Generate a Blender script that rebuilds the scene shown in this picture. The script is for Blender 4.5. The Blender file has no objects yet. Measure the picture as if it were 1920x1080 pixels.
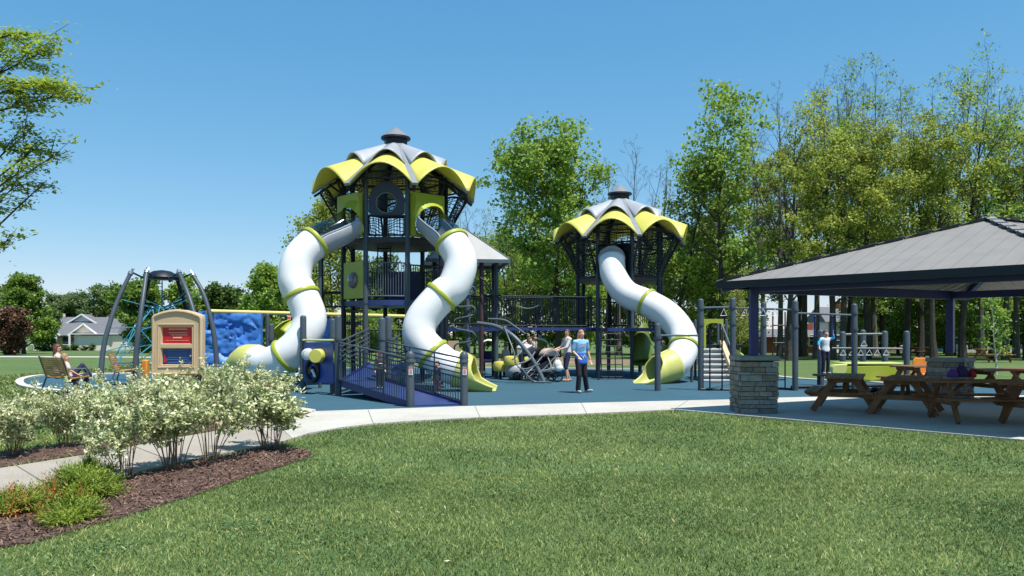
import bpy, math, random
import numpy as np
from mathutils import Vector, Matrix, noise
R=math.radians; pi=math.pi; sin=math.sin; cos=math.cos
scene=bpy.context.scene
col=scene.collection
# ---------------------------------------------------------------- camera
F=1500.0; CH=1.6; HY=625.0
cam=bpy.data.cameras.new('camera'); cam.sensor_width=36; cam.lens=36*F/1920; cam.shift_y=(HY-540)/1920
cam.clip_end=2000; cam.clip_start=.05
co=bpy.data.objects.new('camera',cam); co.location=(0,0,CH); co.rotation_euler=(R(90),0,0); col.objects.link(co); scene.camera=co
# ---------------------------------------------------------------- sky, sun, exposure
SUN=Vector((.267,-.267,.926)).normalized(); EL=math.asin(SUN.z)
w=bpy.data.worlds.new('World'); scene.world=w; w.use_nodes=True
nt=w.node_tree; bg=nt.nodes['Background']; sk=nt.nodes.new('ShaderNodeTexSky'); sk.sky_type='NISHITA'; sk.sun_disc=False
sk.sun_elevation=EL; sk.sun_rotation=math.atan2(SUN.x,SUN.y); sk.altitude=0; sk.air_density=1.0; sk.dust_density=0; sk.ozone_density=2.2
sp=nt.nodes.new('ShaderNodeSeparateColor'); cb=nt.nodes.new('ShaderNodeCombineColor'); nt.links.new(sk.outputs[0],sp.inputs[0])
for i,(g_,k_) in enumerate(((1.08,.482),(.65,1.19),(.5,1.90))):   # the camera's rendering of this sky: cyan, gently graded
    p_=nt.nodes.new('ShaderNodeMath'); p_.operation='POWER'; p_.inputs[1].default_value=g_; nt.links.new(sp.outputs[i],p_.inputs[0])
    q_=nt.nodes.new('ShaderNodeMath'); q_.operation='MULTIPLY'; q_.inputs[1].default_value=k_; nt.links.new(p_.outputs[0],q_.inputs[0]); nt.links.new(q_.outputs[0],cb.inputs[i])
nt.links.new(cb.outputs[0],bg.inputs[0]); bg.inputs[1].default_value=.12
sl=bpy.data.lights.new('sun','SUN'); sl.energy=4.6; sl.angle=R(.5); sl.color=(1,.96,.89)
so=bpy.data.objects.new('sun',sl); so.rotation_euler=SUN.to_track_quat('Z','Y').to_euler(); so.location=(20,-20,40); col.objects.link(so)
scene.view_settings.view_transform='Standard'; scene.view_settings.look='None'; scene.view_settings.exposure=.6; scene.view_settings.gamma=1
scene.cycles.transparent_max_bounces=16
# ---------------------------------------------------------------- helpers
def gz(Y): return -max(0.,Y-40)*.011
def P(x,y,Y): return Vector(((x-960)*Y/F, Y, CH-(y-HY)*Y/F))
def G(x,y):
    Y=F*CH/(y-HY); return Vector(((x-960)*Y/F,Y,0))
MATS={}
def mat(name,c,rough=.6,var=.0,scale=4.,bump=0.,bscale=None,metal=0.,c2=None,trans=0.,island=0.,spec=.5,coat=0.,stain=None):
    if name in MATS: return MATS[name]
    m=bpy.data.materials.new(name); m.use_nodes=True; n=m.node_tree.nodes; L=m.node_tree.links
    b=n['Principled BSDF']; b.inputs['Roughness'].default_value=rough; b.inputs['Metallic'].default_value=metal
    b.inputs['Specular IOR Level'].default_value=spec; b.inputs['Coat Weight'].default_value=coat
    tc=n.new('ShaderNodeTexCoord'); c=tuple(c)+(1,); c2=(tuple(c2)+(1,)) if c2 else tuple(min(1,x*(1-var)) for x in c[:3])+(1,)
    out=None
    if var or len(c2) and c2!=c:
        nz=n.new('ShaderNodeTexNoise'); nz.inputs['Scale'].default_value=scale; nz.inputs['Detail'].default_value=5; L.new(tc.outputs['Object'],nz.inputs['Vector'])
        mr=n.new('ShaderNodeMapRange'); mr.inputs[1].default_value=.32; mr.inputs[2].default_value=.68; L.new(nz.outputs[0],mr.inputs[0])
        mx=n.new('ShaderNodeMix'); mx.data_type='RGBA'; mx.inputs[6].default_value=c; mx.inputs[7].default_value=c2
        L.new(mr.outputs[0],mx.inputs[0]); out=mx.outputs[2]
        if island:
            g=n.new('ShaderNodeNewGeometry'); ad=n.new('ShaderNodeMath'); ad.operation='MULTIPLY_ADD'; L.new(g.outputs['Random Per Island'],ad.inputs[0]); ad.inputs[1].default_value=island
            sb=n.new('ShaderNodeMath'); sb.operation='MULTIPLY_ADD'; L.new(mr.outputs[0],sb.inputs[0]); sb.inputs[1].default_value=1-island; L.new(ad.outputs[0],sb.inputs[2]); ad.inputs[2].default_value=0
            L.new(sb.outputs[0],mx.inputs[0])
    if out and stain:
        n5=n.new('ShaderNodeTexNoise'); n5.inputs['Scale'].default_value=stain[0]; n5.inputs['Detail'].default_value=8; n5.inputs['Roughness'].default_value=.7; L.new(tc.outputs['Object'],n5.inputs['Vector'])
        r5=n.new('ShaderNodeMapRange'); r5.inputs[1].default_value=.5; r5.inputs[2].default_value=.72; r5.inputs[3].default_value=0; r5.inputs[4].default_value=stain[1]; L.new(n5.outputs[0],r5.inputs[0])
        n6=n.new('ShaderNodeTexNoise'); n6.inputs['Scale'].default_value=stain[3]; n6.inputs['Detail'].default_value=2; L.new(tc.outputs['Object'],n6.inputs['Vector'])
        r6=n.new('ShaderNodeMapRange'); r6.inputs[1].default_value=.3; r6.inputs[2].default_value=.7; r6.inputs[3].default_value=.82; r6.inputs[4].default_value=1.12; L.new(n6.outputs[0],r6.inputs[0])
        x5=n.new('ShaderNodeMix'); x5.data_type='RGBA'; x5.inputs[7].default_value=tuple(stain[2])+(1,); L.new(r5.outputs[0],x5.inputs[0]); L.new(out,x5.inputs[6])
        x6=n.new('ShaderNodeVectorMath'); x6.operation='SCALE'; L.new(x5.outputs[2],x6.inputs[0]); L.new(r6.outputs[0],x6.inputs['Scale']); out=x6.outputs[0]
    if out: L.new(out,b.inputs['Base Color'])
    else: b.inputs['Base Color'].default_value=c
    if bump:
        nb=n.new('ShaderNodeTexNoise'); nb.inputs['Scale'].default_value=bscale or scale*4; nb.inputs['Detail'].default_value=6; L.new(tc.outputs['Object'],nb.inputs['Vector'])
        bp=n.new('ShaderNodeBump'); bp.inputs['Strength'].default_value=bump; bp.inputs['Distance'].default_value=.02; L.new(nb.outputs[0],bp.inputs['Height']); L.new(bp.outputs[0],b.inputs['Normal'])
    if trans:
        t=n.new('ShaderNodeBsdfTranslucent'); ms=n.new('ShaderNodeMixShader'); ms.inputs[0].default_value=trans
        if out: L.new(out,t.inputs[0])
        else: t.inputs[0].default_value=c
        L.new(b.outputs[0],ms.inputs[1]); L.new(t.outputs[0],ms.inputs[2]); L.new(ms.outputs[0],n['Material Output'].inputs[0])
    MATS[name]=m; return m
def leafmat(name,c,c2,c3=None,trans=.35,rough=.5,scale=.6):
    if name in MATS: return MATS[name]
    m=bpy.data.materials.new(name); m.use_nodes=True; n=m.node_tree.nodes; L=m.node_tree.links
    b=n['Principled BSDF']; b.inputs['Roughness'].default_value=rough; b.inputs['Specular IOR Level'].default_value=.35
    g=n.new('ShaderNodeNewGeometry'); cr=n.new('ShaderNodeValToRGB'); e=cr.color_ramp.elements
    e[0].color=tuple(c)+(1,); e[1].color=tuple(c2)+(1,)
    if c3: x=cr.color_ramp.elements.new(.5); x.color=tuple(c3)+(1,)
    nz=n.new('ShaderNodeTexNoise'); nz.inputs['Scale'].default_value=scale; nz.inputs['Detail'].default_value=2; tc=n.new('ShaderNodeTexCoord'); L.new(tc.outputs['Object'],nz.inputs[0])
    ma=n.new('ShaderNodeMath'); ma.operation='MULTIPLY_ADD'; L.new(nz.outputs[0],ma.inputs[0]); ma.inputs[1].default_value=1.2
    m2=n.new('ShaderNodeMath'); m2.operation='MULTIPLY_ADD'; L.new(g.outputs['Random Per Island'],m2.inputs[0]); m2.inputs[1].default_value=.9; m2.inputs[2].default_value=-.55
    L.new(m2.outputs[0],ma.inputs[2]); L.new(ma.outputs[0],cr.inputs[0]); L.new(cr.outputs[0],b.inputs['Base Color'])
    t=n.new('ShaderNodeBsdfTranslucent'); L.new(cr.outputs[0],t.inputs[0]); ms=n.new('ShaderNodeMixShader'); ms.inputs[0].default_value=trans
    L.new(b.outputs[0],ms.inputs[1]); L.new(t.outputs[0],ms.inputs[2]); L.new(ms.outputs[0],n['Material Output'].inputs[0])
    MATS[name]=m; return m
def org(o):
    v=Vector((0,0,0))
    while o is not None: v+=o.location; o=o.parent
    return v
class MB:
    def __init__(s): s.v=[]; s.f=[]; s.mi=[]; s.cur=0
    def add(s,vs,fs):
        k=len(s.v); s.v+=[tuple(x) for x in vs]; s.f+=[tuple(i+k for i in f) for f in fs]; s.mi+=[s.cur]*len(fs); return s
    def box(s,c,d,rz=0,M=None,bev=0):
        x,y,z=d[0]/2,d[1]/2,d[2]/2
        vs=[Vector((a*x,b*y,e*z)) for a in(-1,1) for b in(-1,1) for e in(-1,1)]
        m=M if M is not None else Matrix.Rotation(rz,3,'Z'); c=Vector(c)
        return s.add([m@v+c for v in vs],[(0,1,3,2),(4,6,7,5),(0,4,5,1),(2,3,7,6),(0,2,6,4),(1,5,7,3)])
    def beam(s,a,b,wd,h,up=(0,0,1)):
        a=Vector(a);b=Vector(b);d=(b-a).normalized();u=Vector(up);sd=d.cross(u).normalized();u=sd.cross(d).normalized()
        M=Matrix((sd,d,u)).transposed(); return s.box((a+b)/2,(wd,(b-a).length,h),M=M)
    def tube(s,pts,r,n=8,cap=True,closed=False):
        pts=[Vector(p) for p in pts]; rs=r if isinstance(r,(list,tuple)) else [r]*len(pts); N=len(pts)
        nrm=None; vs=[]
        for i,p in enumerate(pts):
            if closed: d=(pts[(i+1)%N]-pts[i-1])
            else: d=pts[min(i+1,N-1)]-pts[max(i-1,0)]
            d=d.normalized() if d.length>1e-9 else Vector((0,0,1))
            if nrm is None:
                nrm=d.orthogonal().normalized()
            else:
                nrm=nrm-d*nrm.dot(d); nrm=nrm.normalized() if nrm.length>1e-6 else d.orthogonal().normalized()
            b=d.cross(nrm)
            for k in range(n):
                a=2*pi*k/n; vs.append(p+(nrm*cos(a)+b*sin(a))*rs[i])
        fs=[]
        for i in range(N if closed else N-1):
            j=(i+1)%N
            for k in range(n):
                q=(k+1)%n; fs.append((i*n+k,i*n+q,j*n+q,j*n+k))
        if cap and not closed: fs+= [tuple(range(n))[::-1],tuple((N-1)*n+k for k in range(n))]
        return s.add(vs,fs)
    def lathe(s,c,prof,n=16,axis=None):
        c=Vector(c); M=Vector(axis).to_track_quat('Z','Y').to_matrix() if axis is not None else Matrix.Identity(3)
        vs=[];fs=[];N=len(prof)
        for r,z in prof:
            for k in range(n): a=2*pi*k/n; vs.append(c+M@Vector((r*cos(a),r*sin(a),z)))
        for i in range(N-1):
            for k in range(n): q=(k+1)%n; fs.append((i*n+k,i*n+q,(i+1)*n+q,(i+1)*n+k))
        fs+=[tuple(range(n))[::-1],tuple((N-1)*n+k for k in range(n))]
        return s.add(vs,fs)
    def ell(s,c,r,n=12,m=8,M=None):
        c=Vector(c); M=M or Matrix.Identity(3); vs=[];fs=[]
        if not isinstance(r,(tuple,list)): r=(r,r,r)
        for i in range(m+1):
            t=pi*i/m
            for k in range(n):
                a=2*pi*k/n; vs.append(c+M@Vector((r[0]*sin(t)*cos(a),r[1]*sin(t)*sin(a),-r[2]*cos(t))))
        for i in range(m):
            for k in range(n): q=(k+1)%n; fs.append((i*n+k,i*n+q,(i+1)*n+q,(i+1)*n+k))
        return s.add(vs,fs)
    def cap(s,a,b,ra,rb,n=10):
        a=Vector(a);b=Vector(b);d=(b-a); L=d.length or 1e-6
        pr=[(ra*sin(t),-ra*cos(t)) for t in (.15,.5,1.0,1.5)]+[(rb*cos(t),L+rb*sin(t)) for t in (.05,.55,1.05,1.42)]
        return s.lathe(a,pr,n,axis=d)
    def prism(s,poly,z0,z1):
        n=len(poly); z=lambda q,i:(q(i) if callable(q) else q)
        vs=[(p[0],p[1],z(z0,i)) for i,p in enumerate(poly)]+[(p[0],p[1],z(z1,i)) for i,p in enumerate(poly)]
        return s.add(vs,[tuple(range(n))[::-1],tuple(range(n,2*n))]+[(i,(i+1)%n,n+(i+1)%n,n+i) for i in range(n)])
    def ext(s,poly,M,c,t):   # polygon in local xz plane extruded along local y by t
        c=Vector(c); n=len(poly)
        vs=[c+M@Vector((p[0],-t/2,p[1])) for p in poly]+[c+M@Vector((p[0],t/2,p[1])) for p in poly]
        return s.add(vs,[tuple(range(n)),tuple(range(n,2*n))[::-1]]+[(i,n+i,n+(i+1)%n,(i+1)%n) for i in range(n)])
    def post(s,x,y,z0,z1,r,n=12):
        return s.lathe((x,y,0),[(r,z0),(r,z1-r*.7),(r*.9,z1-r*.35),(r*.6,z1-.1*r),(r*.15,z1)],n)
    def arc(s,pts,rad,h,n=20,off=0.):
        """swept arc about 'down': half angle h(i), radius rad(i)"""
        pts=[Vector(p) for p in pts]; N=len(pts); vs=[];fs=[]
        for i,p in enumerate(pts):
            d=(pts[min(i+1,N-1)]-pts[max(i-1,0)]).normalized(); up=Vector((0,0,1)); 
            sd=d.cross(up); sd=sd.normalized() if sd.length>1e-3 else Vector((1,0,0)); dn=-(sd.cross(d)).normalized()
            r=rad[i] if isinstance(rad,(list,tuple)) else rad; hh=h[i] if isinstance(h,(list,tuple)) else h
            full=(not isinstance(h,(list,tuple))) and h>=pi-1e-6
            for k in range(n if full else n+1):
                a=off-hh+2*hh*k/n; vs.append(p+(dn*cos(a)+sd*sin(a))*r)
        m=n if full else n+1
        for i in range(N-1):
            for k in range(n): q=(k+1)%m; fs.append((i*m+k,i*m+q,(i+1)*m+q,(i+1)*m+k))
        return s.add(vs,fs)
    def build(s,name,mt,parent=None,smooth=True,solid=0,remesh=0,bevel=0,ang=40,sub=0):
        me=bpy.data.meshes.new(name); o=org(parent) if parent else Vector((0,0,0))
        V=np.array(s.v,dtype='f8').reshape(-1,3)-np.array(o)
        me.from_pydata(V.tolist(),[],s.f)
        for m in (mt if isinstance(mt,(list,tuple)) else [mt]): me.materials.append(m)
        if any(s.mi): me.polygons.foreach_set('material_index',s.mi)
        if smooth:
            me.polygons.foreach_set('use_smooth',[True]*len(me.polygons))
            try: me.set_sharp_from_angle(angle=R(ang))
            except Exception: pass
        me.update()
        ob=bpy.data.objects.new(name,me); col.objects.link(ob)
        if parent is not None: ob.parent=parent
        if solid: q=ob.modifiers.new('thick','SOLIDIFY'); q.thickness=solid; q.offset=0
        if remesh: q=ob.modifiers.new('re','REMESH'); q.mode='VOXEL'; q.voxel_size=remesh; q.use_smooth_shade=True; q=ob.modifiers.new('relax','SMOOTH'); q.factor=.5; q.iterations=2 if name=='body' else 8
        if bevel: q=ob.modifiers.new('bev','BEVEL'); q.width=bevel; q.segments=2; q.limit_method='ANGLE'
        return ob
def tag(o,label=None,cat=None,group=None,kind=None):
    if label: o['label']=label
    if cat: o['category']=cat
    if group: o['group']=group
    if kind: o['kind']=kind
    return o
def thing(name,label,cat,loc=(0,0,0),group=None):
    e=bpy.data.objects.new(name,None); e.location=loc; e.empty_display_size=.2; col.objects.link(e); return tag(e,label,cat,group)
def struct(name,mb,m,**k): o=mb.build(name,m,None,**k); o['kind']='structure'; return o
def dup(root,loc,rz=None,sc=None,label=None,group=None,cat=None):
    r=root.copy(); col.objects.link(r); r.location=loc
    if rz is not None: r.rotation_euler=(0,0,rz)
    if sc is not None: r.scale=sc if isinstance(sc,(tuple,list)) else (sc,sc,sc)
    if label: r['label']=label
    if group: r['group']=group
    if cat: r['category']=cat
    for c in root.children:
        d=c.copy(); col.objects.link(d); d.parent=r
        for g in c.children:
            e=g.copy(); col.objects.link(e); e.parent=d
    return r
def crom(pts,n=8):
    p=[Vector(q) for q in pts]; p=[p[0]*2-p[1]]+p+[p[-1]*2-p[-2]]; out=[]
    for i in range(1,len(p)-2):
        for k in range(n):
            t=k/n; a,b,c,d=p[i-1],p[i],p[i+1],p[i+2]
            out.append(.5*((2*b)+(c-a)*t+(2*a-5*b+4*c-d)*t*t+(3*b-a-3*c+d)*t**3))
    out.append(p[-2].copy()); return out
def fastmesh(name,V,Fq,m,parent=None,kind=None):
    """V (n,3) array, Fq (k,3|4) int array"""
    me=bpy.data.meshes.new(name); k=Fq.shape[1]
    me.vertices.add(len(V)); me.vertices.foreach_set('co',V.astype('f4').ravel())
    me.loops.add(Fq.size); me.loops.foreach_set('vertex_index',Fq.astype('i4').ravel())
    me.polygons.add(len(Fq)); me.polygons.foreach_set('loop_start',(np.arange(len(Fq))*k).astype('i4'))
    try: me.polygons.foreach_set('loop_total',np.full(len(Fq),k,dtype='i4'))
    except Exception: pass
    me.materials.append(m); me.update(calc_edges=True)
    ob=bpy.data.objects.new(name,me); col.objects.link(ob)
    if parent is not None: ob.parent=parent
    return ob
def leaves(C,size,rng,flat=.5,asp=.55,sv=.35):
    """C (n,3) centres -> rhombic leaf quads"""
    n=len(C); a=rng.uniform(0,2*pi,n); el=rng.normal(0,flat,n)
    d=np.stack([np.cos(a)*np.cos(el),np.sin(a)*np.cos(el),np.sin(el)],1)
    up=np.stack([rng.normal(0,flat,n),rng.normal(0,flat,n),np.ones(n)],1)
    s=np.cross(d,up); s/=np.linalg.norm(s,axis=1,keepdims=True)
    L=(size*rng.uniform(1-sv,1+sv,n))[:,None]
    V=np.stack([C-d*L*.5,C+s*L*asp*.5,C+d*L*.5,C-s*L*asp*.5],1).reshape(-1,3)
    return V,np.arange(4*n).reshape(-1,4)
# ---------------------------------------------------------------- materials
navy=mat('dark_navy_powder_coat',(.007,.012,.022),.45,.2,3,spec=.35)
slate=mat('slate_grey_powder_coat',(.062,.082,.10),.45,.15,2,spec=.35)
slate2=mat('mid_grey_steel',(.10,.13,.15),.4,.15,3,spec=.4)
blue=mat('cobalt_coated_deck',(.022,.045,.16),.45,.2,3)
bluepl=mat('bright_blue_plastic',(.06,.22,.62),.5,.25,3,bump=.1)
white=mat('white_rotomoulded_plastic',(.74,.745,.74),.3,.09,1.6,coat=.2)
lime=mat('lime_green_plastic',(.40,.45,.04),.42,.12,2,trans=.12)
limey=mat('yellow_green_plastic',(.70,.66,.14),.45,.1,1.5,trans=.2)
pale=mat('pale_lime_plastic',(.62,.66,.22),.4,.1,2,trans=.1)
greypet=mat('light_grey_plastic',(.38,.40,.43),.45,.12,2,trans=.08)
clearm=bpy.data.materials.new('clear_polycarbonate'); clearm.use_nodes=True
_n=clearm.node_tree.nodes; _L=clearm.node_tree.links; _t=_n.new('ShaderNodeBsdfTransparent'); _t.inputs[0].default_value=(.56,.62,.67,1); _g=_n.new('ShaderNodeMixShader'); _fr=_n.new('ShaderNodeLayerWeight'); _fr.inputs[0].default_value=.25
_mm=_n.new('ShaderNodeMath'); _mm.operation='MULTIPLY'; _mm.inputs[1].default_value=.6; _L.new(_fr.outputs['Facing'],_mm.inputs[0]); _gl=_n.new('ShaderNodeBsdfGlossy'); _gl.inputs['Roughness'].default_value=.06; _L.new(_mm.outputs[0],_g.inputs[0]); _L.new(_t.outputs[0],_g.inputs[1]); _L.new(_gl.outputs[0],_g.inputs[2]); _L.new(_g.outputs[0],_n['Material Output'].inputs[0])
tubegrey=mat('pale_grey_plastic',(.33,.36,.39),.32,.1,2)
concrete=mat('pale_concrete',(.50,.475,.42),.85,.16,.9,bump=.25,bscale=60,stain=(.7,.45,(.33,.29,.24),45))  # one pale concrete colour shared by walk, apron and pavilion slab
kerbm=mat('kerb_concrete',(.58,.56,.51),.8,.1,3,bump=.2,bscale=50)
rubber=mat('blue_rubber_surfacing',(.044,.112,.155),.9,.12,.7,bump=.6,bscale=180,c2=(.037,.098,.138),spec=.2,stain=(.35,.30,(.10,.13,.14),90))
woodm=mat('brown_stained_timber',(.26,.108,.036),.6,.45,3,bump=.3,bscale=30)
benchm=mat('honey_timber_slats',(.50,.27,.085),.55,.35,4,bump=.2,bscale=40)
tan=mat('tan_moulded_plastic',(.56,.42,.26),.5,.08,3)
redm=mat('red_panel',(.5,.012,.018),.4,.1,3)
dkblue=mat('deep_blue_panel',(.01,.06,.22),.4,.1,3)
whitep=mat('white_paint',(.78,.78,.76),.5,.05,2)
black=mat('black_plastic',(.012,.013,.016),.5,.2,4)
chrome=mat('brushed_metal',(.45,.46,.48),.3,.1,3,metal=.8)
orange=mat('orange_plastic',(.7,.24,.03),.45,.15,3)
roofm=mat('weathered_grey_metal_roof',(.235,.222,.205),.6,.1,2.5,bump=.05,spec=.3)
ceilm=mat('pale_metal_roof_underside',(.50,.48,.42),.5,.1,3)
navyblue=mat('deep_blue_steel',(.008,.018,.13),.4,.15,3)
bark=mat('dark_bark',(.055,.045,.035),.9,.45,3,bump=.8,bscale=20)
barkg=mat('grey_bark',(.12,.11,.095),.9,.35,3,bump=.6,bscale=20)
# ================================================================ GROUND
def lawncolor():
    m=bpy.data.materials.new('lawn_turf'); m.use_nodes=True; n=m.node_tree.nodes; L=m.node_tree.links; b=n['Principled BSDF']; b.inputs['Roughness'].default_value=.9; b.inputs['Specular IOR Level'].default_value=.15
    tc=n.new('ShaderNodeTexCoord'); cols=[]
    n1=n.new('ShaderNodeTexNoise'); n1.inputs['Scale'].default_value=.8; n1.inputs['Detail'].default_value=6; n1.inputs['Roughness'].default_value=.65
    n2=n.new('ShaderNodeTexNoise'); n2.inputs['Scale'].default_value=28; n2.inputs['Detail'].default_value=5
    n3=n.new('ShaderNodeTexNoise'); n3.inputs['Scale'].default_value=.12; n3.inputs['Detail'].default_value=4
    for q in (n1,n2,n3): L.new(tc.outputs['Object'],q.inputs[0])
    def mix(f,a,b2,lo=.35,hi=.65):
        r=n.new('ShaderNodeMapRange'); r.inputs[1].default_value=lo; r.inputs[2].default_value=hi; L.new(f,r.inputs[0])
        x=n.new('ShaderNodeMix'); x.data_type='RGBA'; L.new(r.outputs[0],x.inputs[0])
        for i,v in ((6,a),(7,b2)):
            if isinstance(v,tuple): x.inputs[i].default_value=v+(1,)
            else: L.new(v,x.inputs[i])
        return x.outputs[2]
    a=mix(n1.outputs[0],(.08,.135,.045),(.125,.175,.06)); c=mix(n3.outputs[0],a,(.15,.175,.065),.5,.75); d=mix(n2.outputs[0],(.045,.085,.028),c,.3,.55)
    L.new(d,b.inputs['Base Color']); bp=n.new('ShaderNodeBump'); bp.inputs['Strength'].default_value=.7; bp.inputs['Distance'].default_value=.03; L.new(n2.outputs[0],bp.inputs['Height']); L.new(bp.outputs[0],b.inputs['Normal'])
    return m
turf=lawncolor()
xs=[-500,-250,-120,-60,-30,0,30,60,120,250,500]; ys=[-60,-20,0,20,40,60,80,110,150,220,400,900]
mb=MB(); nx=len(xs)
mb.add([(x,y,gz(min(y,130))-.002) for y in ys for x in xs],[(j*nx+i,j*nx+i+1,(j+1)*nx+i+1,(j+1)*nx+i) for j in range(len(ys)-1) for i in range(nx-1)])
struct('ground',mb,turf,smooth=False)
def poly(px): return [G(*p) if len(p)==2 else Vector(p) for p in px]
# concrete walk, apron and pavilion slab : one sheet
slab_e0=G(1265,770); slab_e1=G(1920,828); sd=(slab_e1-slab_e0); far_e=slab_e1+sd*.55
walk=[G(548,825),G(580,815),G(640,804),G(700,797),G(800,790),G(900,785),G(1050,780),G(1160,775),G(1265,770),slab_e1,far_e,
      far_e+Vector((9,7.5,0)),Vector((24,17,0)),Vector((22,21.6,0)),G(1900,743.5),G(1740,744.5),G(1510,746.5),G(1450,748),G(1375,751),G(1310,752.5),G(1100,757.5),G(870,764),G(760,768),G(592,773.5),G(560,785),G(515,793)]
old=[Vector((-14,8.2,0)),G(0,940),G(100,921),G(230,895),G(330,872),G(430,852),G(520,834),G(547.5,825.3),G(514.5,793.1),G(470,800),G(330,824),G(200,850),G(0,882),Vector((-14,10.6,0))]
mb=MB(); mb.prism(old,-.05,.028); struct('old_path',mb,mat('weathered_tan_concrete',(.36,.32,.265),.9,.16,.9,bump=.3,bscale=50,stain=(.8,.5,(.22,.19,.15),40)),smooth=False)
mb=MB(); mb.prism(walk,-.05,.03); struct('path',mb,concrete,smooth=False)
# expansion joints on the walk are cut lines
mb=MB()
def joint(a,b): mb.beam((a.x,a.y,.0305),(b.x,b.y,.0305),.012,.003)
for a,b in [(G(700,797),G(690,771)),(G(900,785),G(890,763)),(G(1100,778),G(1090,758)),(G(520,834),G(470,800)),(G(330,872),G(250,840)),(G(100,921),G(30,877)),(G(1265,770),G(1290,753))]: joint(a,b)
struct('path_joints',mb,mat('joint_dark',(.12,.11,.1),.9,0),smooth=False)
surf=[G(592,774.2),G(760,768.6),G(870,764.6),G(1100,758.2),G(1310,753.2),G(1375,751.6),G(1450,748.6),G(1510,747.2),G(1740,745.2),G(1900,744.2),Vector((19.5,22.2,0)),Vector((19,24,0)),
      G(1760,728),G(1640,720),G(1500,713),G(1340,698),G(1090,693),G(850,691),G(640,692),G(420,697),G(240,702),G(100,705),G(62,709),G(44,716),G(58,727),G(130,736),G(220,742),G(330,746),G(440,751),G(520,763)]
mb=MB(); mb.prism(surf,-.04,.026); struct('rubber_playground_surface',mb,rubber,smooth=False)
# kerb round the back and left of the rubber
mb=MB(); kb=surf[11:]+[surf[0]]; kb=crom([Vector((p.x,p.y,0)) for p in kb],4)
for i in range(len(kb)-1):
    d=(kb[i+1]-kb[i]).normalized(); o=Vector((d.y,-d.x,0))
    if i==0: L0=o
    a,b=kb[i],kb[i+1]; d2=(kb[min(i+2,len(kb)-1)]-kb[i+1]); d2=d2.normalized() if d2.length>0 else d; o2=Vector((d2.y,-d2.x,0)); on=(o+o2).normalized(); op=L0
    q=[a,b,b+on*.22,a+op*.22]; k=len(mb.v); mb.add([(p.x,p.y,-.02) for p in q]+[(p.x,p.y,.07) for p in q],[(4,5,6,7),(0,4,7,3),(1,2,6,5),(0,1,5,4),(3,7,6,2)]); L0=on
struct('kerb',mb,kerbm,smooth=False)
# mulch beds
mulchm=mat('brown_bark_mulch',(.15,.085,.06),.95,.75,22,bump=1.,bscale=60,c2=(.035,.02,.016))
far_bed=[G(0,878),G(200,846),G(330,820),G(470,797),G(556,782),G(586,776),G(520,766),G(440,757),G(380,768),G(250,797),G(180,824),G(100,838),G(0,850),Vector((-14,13.2,0)),Vector((-14,10.8,0))]
near_bed=[Vector((-9,5.2,0)),G(0,1030),G(60,1020),G(120,1003),G(250,965),G(380,925),G(470,893),G(540,872),G(588,857),G(575,846),G(540,842),G(520,838),G(430,856),G(330,876),G(230,899),G(100,925),G(0,944),Vector((-14,8.0,0)),Vector((-14,5.2,0))]
mb=MB(); mb.prism(far_bed,-.05,.018); mb.prism(near_bed,-.05,.018); struct('mulch_bed',mb,mulchm,smooth=False)
rng=np.random.default_rng(3)
def inside(poly,X,Y):
    r=np.zeros(len(X),bool); n=len(poly)
    for i in range(n):
        x0,y0,x1,y1=poly[i].x,poly[i].y,poly[i-1].x,poly[i-1].y
        c=((y0>Y)!=(y1>Y)); 
        with np.errstate(divide='ignore',invalid='ignore'): t=(x1-x0)*(Y-y0)/(y1-y0)+x0
        r^= c&(X<t)
    return r
# mulch chips
C=[]
for pl,n,x0,x1,y0,y1 in ((near_bed,60000,-9,-2,5,12.5),(far_bed,26000,-10,-3,9,18)):
    X=rng.uniform(x0,x1,n); Y=rng.uniform(y0,y1,n); k=inside(pl,X,Y); C.append(np.stack([X[k],Y[k],rng.uniform(.02,.045,k.sum())],1))
C=np.concatenate(C); V,Fq=leaves(C,.045,rng,flat=.45,asp=.28,sv=.6)
chip=leafmat('bark_chips',(.05,.028,.02),(.26,.17,.13),(.13,.075,.055),trans=0,rough=.9,scale=3)
o=fastmesh('mulch_chips',V,Fq,chip); o['kind']='stuff'; o['label']='brown bark mulch chips covering the planting beds'
# lawn grass blades, denser close to the camera, thinning with distance
def blades(n,x0,x1,y0,y1,h,wd,excl,wpow=0):
    X=rng.uniform(x0,x1,n); Y=rng.uniform(y0,y1,n); k=np.ones(n,bool)
    for p in excl: k&=~inside(p,X,Y)
    X=X[k];Y=Y[k];n=len(X)
    cl=np.array([noise.noise(Vector((x*1.3,y*1.3,0)))+.5*noise.noise(Vector((x*5,y*5,3))) for x,y in zip(X,Y)])
    H=h*(1+.35*cl)*rng.uniform(.55,1.25,n); a=rng.uniform(0,2*pi,n); ln=rng.uniform(.2,1.5,n)*H; b=rng.uniform(0,2*pi,n)
    W=wd*rng.uniform(.6,1.3,n)
    B=np.stack([X,Y,np.zeros(n)],1); S=np.stack([np.cos(a)*W/2,np.sin(a)*W/2,np.zeros(n)],1)
    lean=np.stack([np.cos(b)*ln,np.sin(b)*ln,H],1); mid=np.stack([np.cos(b)*ln*.35,np.sin(b)*ln*.35,H*.6],1)
    V=np.stack([B-S,B+S,B+mid+S*.8,B+lean,B+mid-S*.8],1).reshape(-1,3); F=np.arange(5*n).reshape(-1,5); return V,F
def tri(V,F):
    return V,np.concatenate([F[:,[0,1,2]],F[:,[0,2,4]],F[:,[2,3,4]]])
excl=[walk,old,surf,far_bed,near_bed]
parts=[(230000,-6.5,7.5,3.9,9,.030,.0062),(120000,-8,9.5,9,17,.034,.010),(22000,-19,-5,9,22,.06,.02),(26000,-19,-9,17,40,.07,.03)]
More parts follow.
